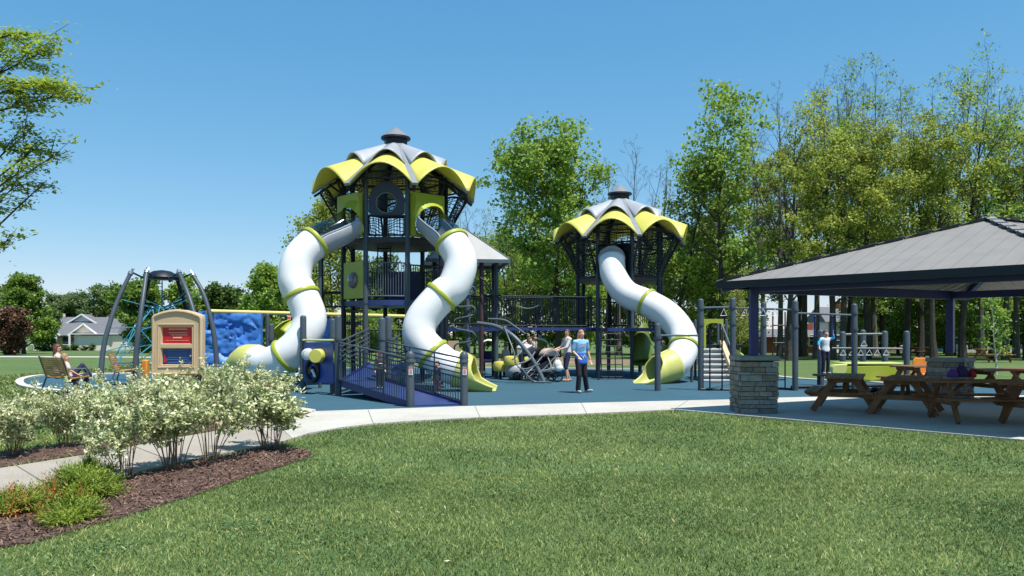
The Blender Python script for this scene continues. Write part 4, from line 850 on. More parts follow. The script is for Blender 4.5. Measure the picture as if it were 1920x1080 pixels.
# ---- climbing wall
def rockpanel(x0,x1,z0,z1,Y,seed,tilt=0.):
    mb=MB(); nx,nz=int((x1-x0)/.055),int((z1-z0)/.055); vs=[]
    for j in range(nz+1):
        for i in range(nx+1):
            x=x0+(x1-x0)*i/nx; z=z0+(z1-z0)*j/nz
            p=Vector((x*2.2+seed,z*2.7+.6*noise.noise(Vector((x*2,z*2,0))),seed)); d,pt=noise.voronoi(p); q=noise.noise(Vector((x*1.1,z*1.1,seed)))
            h=.05*noise.cell(pt[0]*7)+.16*min(.45,(d[1]-d[0]))**.8*(.4+.6*abs(noise.cell(pt[0]*3.1)))+.05*q+.035*noise.noise(Vector((x*7,z*7,3)))
            e=min(1,min(i,nx-i)/1.5)*min(1,min(j,nz-j)/1.5); vs.append((x,Y-h*e-.03,z))
    m=nx+1; mb.add(vs,[(j*m+i,j*m+i+1,(j+1)*m+i+1,(j+1)*m+i) for j in range(nz) for i in range(nx)])
    k=[0,nx,(nz)*m+nx,nz*m]; bk=[(x0,Y+.15,z0),(x1,Y+.15,z0),(x1,Y+.15,z1),(x0,Y+.15,z1)]; b=len(mb.v); mb.v+=bk
    mb.f+=[(b+1,b,b+3,b+2),tuple([j*m for j in range(nz+1)]+[b+3,b]),tuple([j*m+nx for j in range(nz,-1,-1)]+[b+1,b+2]),tuple([nz*m+i for i in range(nx+1)]+[b+2,b+3])]; mb.mi+=[0]*4
    return mb
Y=27.5; rw=thing('climbing_wall','bright blue moulded rock climbing wall behind the shrubs','climbing wall',(P(440,0,Y).x,Y,0))
X=lambda px,Y=Y:P(px,0,Y).x; Z=lambda py,Y=Y:P(0,py,Y).z
rockpanel(X(402),X(490),Z(652),Z(587),Y,3.3).build('upper_rock_panel',bluepl,rw,ang=32)
rockpanel(X(380),X(490),.35,Z(646),Y-.16,8.1).build('middle_rock_panel',bluepl,rw,ang=32)
rockpanel(X(374,Y-.5),X(440,Y-.5),.1,Z(619,Y-.5),Y-.5,5.7).build('front_rock_panel',bluepl,rw,ang=32)
mb=MB(); rockpanel(X(372,Y+.5),X(387,Y+.5),.3,Z(583,Y+.5),Y+.5,1.2).build('side_rock_panel',bluepl,rw,ang=25)
for q_,d_ in ((495,.4),(399,.3)): mb=MB(); mb.post(X(q_),Y+d_,0,2.3,.07); mb.build('post',slate,rw)
sp=P(509,607,26.6); mb=MB(); mb.post(sp.x,26.6,0,sp.z,.085); mb.lathe((sp.x,26.6,1.35),[(.12,0),(.12,.08)],12)
tag(mb.build('play_post',slate),'lone dark post right of the blue climbing wall','post')
# blue mesh bit behind slide (small blue panel)
mb=MB(); rockpanel(P(607,0,24.6).x,P(624,0,24.6).x,.5,CH-(597-HY)*24.6/F,24.6,2.2); 
mb=rockpanel(P(604,0,24.6).x,P(626,0,24.6).x,.5,CH-(597-HY)*24.6/F,24.6,2.2); tag(mb.build('climbing_panel',bluepl,ang=25),'narrow blue rock climbing panel behind the left slide','climbing panel')
# ---- toddler slide with hood behind left slide
Y=27.6; ts=thing('toddler_slide','lime hooded toddler slide behind the left tube slide','slide',(P(545,0,Y).x,Y,0))
mb=MB(); mb.arc(crom([P(556,618,Y),P(543,623,Y-.2),P(530,634,Y-.4)],4),.42,pi*.85,18,off=0.); mb.build('hood',lime,ts,solid=.03,ang=60)
mb=MB(); mb.prism([(P(536,0,Y).x,Y+.3,0),(P(572,0,Y).x,Y+.3,0),(P(572,0,Y).x,Y+1.4,0),(P(536,0,Y).x,Y+1.4,0)],1.22,1.32); mb.build('deck',blue,ts,smooth=False)
mb=MB(); mb.tube(crom([P(549,640,Y+.35),P(546,605,Y+.35),P(550,590,Y+.35),P(555,588,Y+.35),P(558,600,Y+.35)],4),.03,6); mb.build('grab_hoop',navy,ts)
for px in (536,572):
    for dy in (.3,1.4): mb=MB(); mb.post(P(px,0,Y).x,Y+dy,0,1.9,.05); mb.build('post',navy,ts)
# ---- swing set with yellow beam
a=P(388,584,27.6); b=P(790,597,36.5); a.z=b.z=2.36
sw=thing('swing_set','swing frame with a long pale yellow top beam behind the blue wall and tower','swing set',((a.x+b.x)/2,(a.y+b.y)/2,0))
mb=MB(); mb.tube([a,b],.075,12); mb.build('yellow_beam',mat('butter_yellow_paint',(.72,.60,.20),.4,.05,3),sw)
dd=(b-a).normalized(); nn=Vector((dd.y,-dd.x,0))
for t in (.02,.5,.98):
    for s in (-1,1): mb=MB(); p=a.lerp(b,t); mb.tube([p,Vector((p.x,p.y,0))+nn*s*.9],.05,8); mb.build('leg',navy,sw)
for t in (.3,.62,.85):
    mb=MB(); p=a.lerp(b,t)
    for s in (-.22,.22): mb.tube([p+dd*s,Vector((p.x,p.y,.55))+dd*s],.01,4)
    sc_=mb.build('chain',chrome,sw); mb=MB(); mb.beam(Vector((p.x,p.y,.53))-dd*.25,Vector((p.x,p.y,.53))+dd*.25,.18,.03); mb.build('seat',black,sc_,smooth=False)
# ---- rope net climber left
Y0=27.0; cx=P(304,0,Y0).x; nc=thing('rope_net_climber','rope climbing dome of curved dark poles with turquoise ropes at left','climber',(cx,Y0,0))
legs=[((246,510,26.2),(222,560,25.8),(203,615,25.4),(193,660,25.2),(188,712,25.0)),((275,508,25.6),(268,560,25.0),(260,620,24.6),(255,670,24.5),(253,716,24.4)),((281,518,27.6),(268,570,28.2),(258,620,28.6),(255,690,28.8)),
      ((335,510,25.6),(350,545,25.1),(363,585,24.8),(374,640,24.6),(378,716,24.4)),((360,513,26.6),(381,550,26.4),(396,600,26.2),(404,650,26.1),(408,707,26.0)),((331,520,27.8),(343,560,28.2),(352,600,28.5),(360,690,28.8))]
for L in legs:
    pts=spts(L); pts[-1].z=0
    mb=MB(); q=crom(pts,5); mb.tube(q,[.065+.025*i/len(q) for i in range(len(q))],10); lg=mb.build('curved_pole',slate if L[0][2]<27 else navy,nc)
    mb=MB(); d=(q[0]-q[2]).normalized(); mb.lathe(q[0],[(.085,-.1),(.085,0)],10,axis=d); mb.tube([q[0],q[0]+d*.12],.035,6); mb.tube([q[0]+Vector((.05,0,0)),q[0]+d*.13+Vector((.05,0,0))],.015,5); mb.build('pole_cap',chrome,lg)
hub=P(304,521,26.8)
mb=MB(); mb.lathe(hub-Vector((0,0,.02)),[(.5,-.04),(.56,.0),(.46,.14),(.28,.24),(.04,.28)],20); mb.tube([hub+Vector((.65*cos(t*pi/10),.65*sin(t*pi/10),0)) for t in range(20)],.03,6,closed=True); mb.build('top_disc',navy,nc)
mb=MB()
for L in legs:
    t=spts(L)[0]; mb.tube(crom([t,(t+hub)/2-Vector((0,0,.14)),hub+(t-hub).normalized()*.6],4),.03,6)
mb.build('top_link',navy,nc)
rope=mat('turquoise_rope',(.04,.26,.36),.7,.2,5); mb=MB(); apex=hub-Vector((0,0,.1)); mid=hub-Vector((0,0,.95)); rings=[]
for j,(zz,rr) in enumerate(((2.5,.35),(1.85,.85),(1.25,1.25),(.65,1.55))):
    rg=[Vector((hub.x+rr*cos(k*pi/4+.2),hub.y+rr*sin(k*pi/4+.2),zz-.05*(k%2))) for k in range(8)]; rings.append(rg)
    for k in range(8): mb.tube([rg[k],(rg[k]+rg[(k+1)%8])/2-Vector((0,0,.06)),rg[(k+1)%8]],.016,5)
for k in range(8):
    mb.tube([mid]+[rg[k] for rg in rings],.018,5)
    for j in range(3): mb.tube([rings[j][k],rings[j+1][(k+1)%8]],.013,4)
mb.tube([apex,mid],.02,5)
for i,L in enumerate(legs):
    s=spts(L); p=s[2]; k=min(range(8),key=lambda q:(rings[1][q]-p).length); mb.tube([p,rings[1][k]],.016,5); p=s[3]; k=min(range(8),key=lambda q:(rings[2][q]-p).length); mb.tube([p,rings[2][k]],.016,5); mb.tube([s[1],rings[0][k]],.014,5)
mb.build('rope_net',rope,nc)
mb=MB()
for rg in rings:
    for q in rg: mb.ell(q,.03,8,5)
mb.build('rope_joints',mat('pale_rope_joint',(.5,.6,.62),.5),nc)
# ================================================================ PAVILION
E0=Vector((4.08,15.98,0)); U=Vector((.66,-.75,0)).normalized(); Wd=Vector((.886,.464,0)).normalized(); UL,WL,HP=6.2,7.9,3.3
ze=2.62; zt=3.77
pv=thing('picnic_pavilion','open picnic pavilion with grey metal hip roof and dark blue frame at right','pavilion',(7.0,16.0,0))
def rp_(u,w,z): q=E0+U*u+Wd*w; return Vector((q.x,q.y,z))
cor=[rp_(0,0,ze),rp_(UL,0,ze),rp_(UL,WL,ze),rp_(0,WL,ze)]; r1=rp_(UL/2,HP,zt); r2=rp_(UL/2,WL-HP,zt)
FACES=[(0,1,4),(1,2,5,4),(2,3,5),(3,0,4,5)]
mb=MB(); vs=cor+[r1,r2]; mb.add(vs,FACES); rf=mb.build('roof',roofm,pv,smooth=False)
mb=MB(); mb.add([v-Vector((0,0,.05)) for v in vs],[f[::-1] for f in FACES])
EDG=[(0,1,r1,r1),(1,2,r1,r2),(2,3,r2,r2),(3,0,r2,r1)]
for a_,b_,ta,tb in EDG:   # corrugation ribs on the underside run down the slope
    a,b=cor[a_],cor[b_]; d=(b-a); L_=d.length; d=d/L_; xa,xb=(ta-a).dot(d),(tb-a).dot(d); dn=((a+b)/2-(ta+tb)/2); dn=dn-d*dn.dot(d)
    for k in range(1,26):
        x=L_*k/26; s_=1 if xa<=x<=xb else (x/xa if x<xa else (L_-x)/(L_-xb)); e=a+d*x; mb.beam(e-dn*s_*.97-Vector((0,0,.07)),e-Vector((0,0,.07)),.05,.035)
mb.build('roof_underside',ceilm,rf,smooth=False)
mb=MB()
for a_,b_,ta,tb in EDG:   # low raised seams of the metal sheets
    a,b=cor[a_],cor[b_]; d=(b-a); L_=d.length; d=d/L_; xa,xb=(ta-a).dot(d),(tb-a).dot(d); dn=((a+b)/2-(ta+tb)/2); dn=dn-d*dn.dot(d)
    for k in range(1,20):
        x=L_*k/20; s_=1 if xa<=x<=xb else (x/xa if x<xa else (L_-x)/(L_-xb)); e=a+d*x; mb.beam(e-dn*s_*.99+Vector((0,0,.004)),e+Vector((0,0,.004)),.008,.004)
mb.build('roof_seams',roofm,rf,smooth=False)
for a_,b_,ta,tb in EDG: mb=MB(); mb.beam(cor[a_]-Vector((0,0,.06)),cor[b_]-Vector((0,0,.06)),.05,.14); mb.build('fascia',navy,rf,smooth=False)
for c_,t_ in ((cor[0],r1),(cor[1],r1),(cor[2],r2),(cor[3],r2),(r1,r2)):
    mb=MB(); n=10 if c_ is not r1 else 3; d=(t_-c_)
    for k in range(n): mb.beam(c_+d*(k/n)+Vector((0,0,.024)),c_+d*((k+.97)/n)+Vector((0,0,.042)),.17,.016)
    mb.build('hip_cap',roofm,rf,smooth=False)
    mb=MB()
    for k in range(n): mb.beam(c_+d*((k+.25)/n)+Vector((0,0,.022)),c_+d*((k+.93)/n)+Vector((0,0,.026)),.20,.034)
    mb.build('hip_gap_shade',navy,rf,smooth=False)  # navy strips standing in for the shade in the gaps under the hip caps
p1=Vector((4.84,16.02,0)); p2=Vector((P(1782,0,18.9).x,18.9,0)); p4=p1+U*5.45; p3=p4+(p2-p1); posts=[(p1,0),(p2,45),(p4,-49),(p3,-49)]
for p,rz in posts:
    mb=MB(); mb.box((p.x,p.y,1.15+(2.5-1.15)/2),(.155,.155,1.35),rz=R(rz)); mb.build('post',navyblue,pv,smooth=False)
def bm(a,b,z=2.5,w_=.12,h=.16,nm='beam'): mb=MB(); mb.beam(Vector((a.x,a.y,z)),Vector((b.x,b.y,z)),w_,h); mb.build(nm,navyblue,pv,smooth=False)
bm(p1,p2,2.50,.12,.2); bm(p2,p2+Wd*.7,2.49,.12,.18); bm(p1,p4); bm(p4,p3); bm(p3,p2)
for c_,t_ in ((cor[0],r1),(cor[1],r1),(cor[2],r2),(cor[3],r2)): mb=MB(); mb.beam(c_.lerp(t_,.02)-Vector((0,0,.16)),t_-Vector((0,0,.16)),.1,.14); mb.build('hip_rafter',navyblue,pv,smooth=False)
# stone piers
stone=None
def stonemat():
    m=bpy.data.materials.new('ledge_stone'); m.use_nodes=True; n=m.node_tree.nodes; L=m.node_tree.links; b=n['Principled BSDF']; b.inputs['Roughness'].default_value=.9
    g=n.new('ShaderNodeNewGeometry'); cr=n.new('ShaderNodeValToRGB'); e=cr.color_ramp.elements; e[0].color=(.20,.165,.13,1); e[1].color=(.37,.35,.30,1)
    for p,c in ((.2,(.33,.25,.17)),(.4,(.22,.24,.25)),(.55,(.40,.33,.24)),(.7,(.16,.15,.14)),(.85,(.30,.29,.27))): x=cr.color_ramp.elements.new(p); x.color=c+(1,)
    L.new(g.outputs['Random Per Island'],cr.inputs[0]); tc=n.new('ShaderNodeTexCoord'); nz=n.new('ShaderNodeTexNoise'); nz.inputs['Scale'].default_value=14; nz.inputs['Detail'].default_value=6; L.new(tc.outputs['Object'],nz.inputs[0])
    mx=n.new('ShaderNodeMix'); mx.data_type='RGBA'; mx.blend_type='MULTIPLY'; mx.inputs[0].default_value=.6; L.new(cr.outputs[0],mx.inputs[6]); cr2=n.new('ShaderNodeValToRGB'); cr2.color_ramp.elements[0].position=.3; cr2.color_ramp.elements[0].color=(.4,.4,.4,1); cr2.color_ramp.elements[1].position=.65; L.new(nz.outputs[0],cr2.inputs[0]); L.new(cr2.outputs[0],mx.inputs[7])
    L.new(mx.outputs[2],b.inputs['Base Color']); bp=n.new('ShaderNodeBump'); bp.inputs['Strength'].default_value=.6; bp.inputs['Distance'].default_value=.02; L.new(nz.outputs[0],bp.inputs['Height']); L.new(bp.outputs[0],b.inputs['Normal']); return m
stone=stonemat(); r=random.Random(5)
def pier(p,rz,W,H,label):
    t=thing('stone_pier',label,'stone pier',(p.x,p.y,0),'stone piers of the pavilion'); M=Matrix.Rotation(R(rz),3,'Z'); mb=MB(); z=.03
    while z<H-.12:
        h=r.choice((.055,.075,.1,.125)); h=min(h,H-.09-z)
        for f in range(4):
            Mf=M@Matrix.Rotation(f*pi/2,3,'Z'); x=-W/2
            while x<W/2-.03:
                L_=min(r.uniform(.12,.42),W/2-x); 
                if W/2-x-L_<.06: L_=W/2-x
                ext=r.uniform(-.012,.016); mb.box(Vector((p.x,p.y,z+h/2))+Mf@Vector((x+L_/2,-W/2+.05-ext,0)),(L_-.008,.13,h-.008),M=Mf); x+=L_
        z+=h
    mb.build('stonework',stone,t,smooth=False,bevel=.006)
    mb=MB(); mb.box((p.x,p.y,H/2-.03),(W-.12,W-.12,H-.14),rz=R(rz)); mb.build('mortar_core',mat('dark_mortar',(.08,.075,.07),.95,.2),t,smooth=False)
    mb=MB(); mb.box((p.x,p.y,H-.045),(W+.07,W+.07,.085),rz=R(rz)); mb.build('cap_stone',mat('grey_cap_stone',(.26,.26,.24),.85,.25,5,bump=.4),t,smooth=False,bevel=.012)
pier(p1,0,.72,1.155,'ledge stone pier at the lawn side corner of the pavilion'); pier(p2,45,.78,1.02,'shaded stone pier behind the picnic tables inside the pavilion')
for q,w_ in zip(posts[2:],('front right','back right')): pier(q[0],q[1],.72,1.15,'stone pier at the '+w_+' of the pavilion beyond the right frame edge')
# picnic tables
def ptable(L=1.9,name='picnic_table'):
    t=thing(name,'x','picnic table',(0,0,0),'brown timber picnic tables'); mb=MB()
    for i in range(5): mb.box((0,(i-2)*.148,.755),(L,.138,.04))
    mb.build('tabletop',woodm,t,smooth=False,bevel=.004)
    for s in(-1,1):
        mb=MB(); mb.box((0,s*.58,.45),(L,.135,.04)); mb.box((0,s*.72,.45),(L,.12,.04)); mb.build('seat',woodm,t,smooth=False,bevel=.004)
    for x in (-L*.36,L*.36):
        mb=MB(); M=Matrix.Rotation(pi/2,3,'Z')
        mb.ext([(-.8,.43),(.8,.43),(.8,.40),(.68,.33),(-.68,.33),(-.8,.40)],M,(x,0,0),.04)
        mb.ext([(-.35,.735),(.35,.735),(.33,.65),(-.33,.65)],M,(x,0,0),.04); mb.build('cross_support',woodm,t,smooth=False)
        for s in(-1,1): mb=MB(); mb.beam((x+.05,s*.2,.73),(x+.05,s*.64,.02),.045,.13,up=(0,1,0)); mb.build('leg',woodm,t,smooth=False)
        mb=MB(); sg_=1 if x<0 else -1; mb.beam((x+.03*sg_,0,.38),(x+.42*sg_,0,.72),.08,.04); mb.build('brace',woodm,t,smooth=False)
    return t
pt=ptable()
def place_t(X,Y,rz,label,first=[True],sc=1):
    if first[0]: first[0]=False; pt.location=(X,Y,.03); pt.rotation_euler=(0,0,R(rz)); pt['label']=label; pt.scale=(sc,)*3; return pt
    return dup(pt,(X,Y,.03),R(rz),sc,label=label)
def gx(px,Y): return (px-960)*Y/F
place_t(gx(1590,16.3),16.4,64,'brown picnic table nearest the lit stone pier',sc=.92)
place_t(gx(1702,15.6),15.7,58,'brown picnic table second from the lit stone pier, nearer the lawn',sc=.92)
place_t(gx(1835,14.3),14.3,-6,'brown picnic table standing in front of the shaded stone pier',sc=.95)
place_t(gx(1985,13.5),13.45,10,'brown picnic table cut by the right frame edge',sc=.95)
place_t(gx(1890,18.6),18.8,15,'shaded picnic table behind the front ones at the right edge',sc=.95)
place_t(gx(1735,20.8),20.9,30,'shaded picnic table behind the far stone pier',sc=.95)
place_t(11.5,15.5,40,'picnic table deeper in the pavilion beyond the frame')
# bags on the table
z0=.81; q=Vector((gx(1778,14.5),14.5,0))
def bag(px,Y,w_,h,c,lab,nm):
    x=gx(px,Y); t=thing(nm,lab,'bag',(x,Y,z0)); mb=MB(); mb.ell((x,Y,z0+h*.48),(w_/2,.1,h/2),14,9); mb.box((x,Y,z0+h*.25),(w_*.95,.18,h*.5)); mb.build('body',c,t,remesh=.02); 
    mb=MB(); mb.tube([(x-w_*.2,Y,z0+h*.9),(x-w_*.15,Y,z0+h*1.15),(x+w_*.15,Y,z0+h*1.15),(x+w_*.2,Y,z0+h*.9)],.012,5); mb.build('handle',c,t)
bag(1786,14.35,.15,.15,mat('violet_fabric',(.10,.03,.22),.8,.2),'violet bag on the picnic table in front of the shaded pier','bag'); bag(1803,14.45,.2,.22,mat('dark_violet_fabric',(.04,.012,.09),.8,.2),'tall dark purple bag between the violet and red bags','bag'); bag(1822,14.4,.10,.13,mat('red_fabric',(.45,.015,.015),.8,.2),'small red bag on the picnic table','bag')
# far picnic tables in woods
for px,Y,lb in ((1727,60,'distant picnic table under the trees right of the climbing bars'),(1858,46,'distant picnic table beside the pale sapling')): place_t(gx(px,Y),Y,10,lb).location.z=gz(Y)
# ================================================================ FITNESS RINGS AREA
def fp(px,Y): return gx(px,Y)
fr_=thing('overhead_ring_climber','grey post overhead ladder with hanging triangle handles left of the pavilion post','climber',(fp(1400,22),22,0))
PO=[(1314,560,22.1),(1374,558,22.0),(1432,566,24.3),(1491,563,22.0),(1602,569,22.2)]
for px,py,Y in PO:
    mb=MB(); x=fp(px,Y); z=CH-(py-HY)*Y/F; mb.post(x,Y,0,z,.08,14)
    for zz in (z-.3,z-.75): mb.lathe((x,Y,zz),[(.098,0),(.098,.06)],12)
    mb.build('post',slate,fr_)
def pz(px,py,Y): return P(px,py,Y)
mb=MB()
for a,b in (((1314,577,22.1),(1374,576,22)),((1374,577,22),(1432,579,23)),((1432,579,23),(1491,581,22)),((1491,587,22),(1602,591,22.2)),((1432,579,24.3),(1374,577,22)),((1233,629,21.9),(1314,629,22.1))): mb.tube([P(*a),P(*b)],.028,8)
mb.build('rail',slate2,fr_)
for px,Y in ((1357,22.3),(1378,22.6),(1397,22.6),(1431,22.5),(1453,22.3)):
    mb=MB(); a=P(px,579,Y); mb.tube([a,a+Vector((-.09,0,-.19)),a+Vector((.09,0,-.19))],.014,6,closed=True); mb.build('triangle_handle',whitep,fr_)
def ladder(par,pxa,pxb,top,Y,rungs,nm='ladder'):
    mb=MB(); xa,xb=fp(pxa,Y),fp(pxb,Y); z=CH-(top-HY)*Y/F
    mb.tube([(xa,Y,0),(xa,Y,z)],.02,6); mb.tube([(xb,Y,0),(xb,Y,z)],.02,6)
    for q in rungs: zz=CH-(q-HY)*Y/F; mb.tube([(xa,Y,zz),(xb,Y,zz)],.018,6)
    mb.build(nm,navy,par)
ladder(fr_,1331,1354,618,21.9,(676,697,717)); ladder(fr_,1449,1472,585,22.6,(610,643,676,712))
mb=MB(); mb.tube([(fp(1314,22),22,.06),(fp(1374,22),21.9,.06)],.03,6); mb.tube([(fp(1449,22.6),22.6,.06),(fp(1491,22),22,.06)],.03,6); mb.tube([(fp(1491,22),22.3,.1),(fp(1700,23),23.2,.1)],.05,6); mb.build('base_bar',navy,fr_)
mb=MB(); x=fp(1233,21.9); mb.post(x,21.9,0,CH-(606-HY)*21.9/F,.085,14); mb.lathe((x,21.9,1.45),[(.105,0),(.105,.08)],14); mb.build('post',slate,fr_)
# hand chains
mb=MB()
for px in (1528,1560):
    a=P(px,594,22.2); mb.tube([a,a-Vector((0,0,.55))],.03,6); mb.ell(a,.04,8,5)
mb.build('hanging_grips',navyblue,fr_)
f2=thing('low_ring_trek','lower grey climbing bars with white triangle grips behind the boy','climber',(fp(1630,24.5),24.5,0))
for px,py,Y in ((1539,618,24.3),(1580,621,27),(1618,618,27.5),(1659,620,27),(1700,620,23.6)):
    mb=MB(); x=fp(px,Y); z=CH-(py-HY)*Y/F; mb.post(x,Y,0,z,.1 if px!=1700 else .085,12); mb.build('post',slate,f2)
mb=MB(); mb.tube([P(1560,653,24),P(1700,654,23.6)],.03,6); mb.tube([P(1580,627,27),P(1659,626,27)],.035,6); mb.build('rail',slate2,f2)
for px,py in ((1581,656),(1598,656),(1614,656),(1630,656),(1645,656),(1662,656),(1620,639)):
    mb=MB(); a=P(px,py,24.6); mb.tube([a,a+Vector((-.1,0,-.16)),a+Vector((.1,0,-.16))],.012,6,closed=True); mb.build('triangle_handle',whitep,f2)
# lime trough
Y=25.5; tr_=thing('sand_table','long lime green sand table trough behind the picnic tables','sand table',(fp(1640,Y),Y,0))
def xz(pts,Y): return [((px-960)*Y/F,CH-(py-HY)*Y/F) for px,py in pts]
I3=Matrix.Identity(3)
mb=MB(); mb.ext(xz([(1580,707),(1582,694),(1588,686),(1690,684),(1697,690),(1697,707),(1690,712),(1590,714)],Y),I3,(0,Y,0),.12); mb.ext(xz([(1580,707),(1582,694),(1588,686),(1690,684),(1697,690),(1697,707),(1690,712),(1590,714)],Y),I3,(0,Y+.9,0),.12)
mb.box((fp(1640,Y),Y+.45,.35),(1.9,.85,.1)); mb.build('trough',lime,tr_,smooth=False,bevel=.03)
mb=MB(); mb.ext(xz([(1556,702),(1556,688),(1560,683),(1585,682),(1582,698),(1576,704)],Y),I3,(0,Y-.05,0),.3); mb.build('end_cap',pale,tr_,smooth=False,bevel=.03)
mb=MB(); mb.box((fp(1640,Y),Y+.45,CH-(683-HY)*Y/F+.02),(1.95,1.05,.05)); mb.build('rim',pale,tr_,smooth=False,bevel=.02)
for px in (1600,1640,1680): mb=MB(); mb.tube([(fp(px,Y),Y+.4,0),(fp(px,Y),Y+.4,.35)],.04,6); mb.build('leg',navy,tr_)
# orange seat
Y=24.5; oc=thing('bucket_chair','orange moulded bucket swing seat left of the shaded stone pier','seat',(fp(1726,Y),Y,0))
mb=MB(); x=fp(1728,Y); z=lambda py:CH-(py-HY)*Y/F
mb.ext([(x-.22,z(700)),(x+.24,z(700)),(x+.26,z(674)),(x+.2,z(671)),(x-.14,z(671)),(x-.2,z(676))],I3,(0,Y+.15,0),.05); mb.box((x-.03,Y-.08,z(701)),(.55,.5,.05)); mb.build('seat_shell',orange,oc,smooth=False,bevel=.03)
mb=MB(); mb.tube([(x,Y,0),(x,Y,z(702))],.04,6); mb.tube([(x-.25,Y,.02),(x+.25,Y,.02)],.03,6); mb.build('frame',navy,oc)
# steps unit
Y=26.2; su=thing('toddler_stairs','small play unit with pale grey steps, lime arch panel and white slide','play unit',(fp(1345,Y),Y,0))
for i in range(7):
    zz=CH-(712-i*9.5-HY)*Y/F; mb=MB(); mb.box((fp(1345,Y),Y+i*.2,zz-.02),(.95,.24,.05)); mb.box((fp(1345,Y),Y+i*.2+.1,zz-.12),(.95,.03,.16)); mb.build('step',mat('pale_step_plastic',(.58,.6,.6),.5,.1),su,smooth=False,bevel=.01)
mb=MB(); xr=fp(1374,Y); xl=fp(1317,Y)
mb.add([],[]); 
for x0,m_ in ((xr,0),):
    mb.prism([(x0-.04,Y-.1),(x0+.12,Y-.1),(x0+.12,Y+1.5),(x0-.04,Y+1.5)],.03,lambda i:(.35,.35,1.35,1.35)[i])
mb.build('side_panel',tan,su,smooth=False)
for x0 in (xl,xr):
    mb=MB(); mb.tube([(x0,Y-.1,.9),(x0,Y+1.4,1.95)],.02,6); mb.tube([(x0,Y-.1,.1),(x0,Y-.1,.9)],.02,6); mb.tube([(x0,Y+1.4,1.2),(x0,Y+1.4,1.95)],.02,6); mb.build('handrail',chrome,su)
Yb=Y+1.5; zz=lambda py:CH-(py-HY)*Yb/F; x0,x1=fp(1320,Yb),fp(1356,Yb); xm=x0+.36
mb=MB(); n=10; arch=[(xm+.30*cos(pi-pi*i/n),zz(612)+.12*sin(pi*i/n)) for i in range(n+1)]
mb.ext([(x0-.02,zz(598)),(x1,zz(598)),(x1,zz(655)),(arch[-1][0],zz(655))]+arch[::-1]+[(arch[0][0],zz(655)),(x0-.02,zz(655))],I3,(0,Yb,0),.08); mb.build('arch_panel',lime,su,smooth=False)
mb=MB(); mb.box((xm+.3,Yb+.55,1.15),(1.4,1.1,.1)); mb.build('deck',navy,su,smooth=False)
mb=MB(); sp_=[Vector((fp(1378,Yb),Yb+.4,1.25)),Vector((fp(1398,Yb),Yb+.3,.95)),Vector((fp(1425,Yb),Yb+.2,.45)),Vector((fp(1445,Yb),Yb+.2,.3))]; mb.arc(crom(sp_,4),.28,pi*.42,12); mb.build('slide_chute',pale,su,solid=.03,ang=60)
for x in (x0-.05,x1+.1):
    for y in (Yb-.02,Yb+1.1): mb=MB(); mb.post(x,y,0,2.1,.05); mb.build('post',slate,su)
# ================================================================ SIGN
Y=14.0; sx=P(335,0,Y).x; sg_=thing('park_sign','tan arched information sign with red and blue panels rising above the white shrubs','sign',(sx,Y,0))
zz=lambda py:CH-(py-HY)*Y/F; xx=lambda px:P(px,0,Y).x
out=[(xx(288),zz(700)),(xx(291),zz(703)),(xx(379),zz(703)),(xx(382),zz(700)),(xx(382),zz(597))]; out+=[(xx(a_),zz(b_)) for a_,b_ in ((381,592.5),(377,589.5),(365,585),(350,581.5),(335,580.3),(320,581.5),(305,585),(293,589.5),(289,592.5),(288,597))]
def rect(a,b,c,d): return [(xx(a),zz(d)),(xx(b),zz(d)),(xx(b),zz(c)),(xx(a),zz(c))]
# frame made with two recesses: boolean-free grid of bars
mb=MB(); hole=[(304,363,612,645),(304,363,652,684)]
outer=out; T=.07
def sheet(y,flip):
    # front face strips around the holes
    pts=[]; L_=[]
    def quad(a,b,c,d): k=len(mb.v); q=rect(a,b,c,d); mb.add([(x,y,z) for x,z in q],[(0,1,2,3) if not flip else (3,2,1,0)])
    quad(288,304,597,703);quad(363,382,597,703);quad(304,363,684,703);quad(304,363,645,652);quad(304,363,597,612)
    tp=[p for p in out[4:]]; k=len(mb.v); mb.add([(x,y,z) for x,z in tp],[tuple(range(len(tp))) if not flip else tuple(range(len(tp)))[::-1]])
sheet(Y-T,False)
mb.add([(x,Y-T,z) for x,z in out]+[(x,Y+T,z) for x,z in out],[(i,len(out)+i,len(out)+(i+1)%len(out),(i+1)%len(out)) for i in range(len(out))]+[tuple(range(len(out),2*len(out)))[::-1]])
for a,b,c,d in hole:
    q=rect(a,b,c,d); q2=rect(a+2.5,b-2.5,c+2.5,d-1); mb.add([(x,Y-T,z) for x,z in q]+[(x,Y-.015,z) for x,z in q2],[(i,(i+1)%4,4+(i+1)%4,4+i) for i in range(4)])
fr=mb.build('sign_frame',tan,sg_,smooth=False)
mb=MB(); e=.012
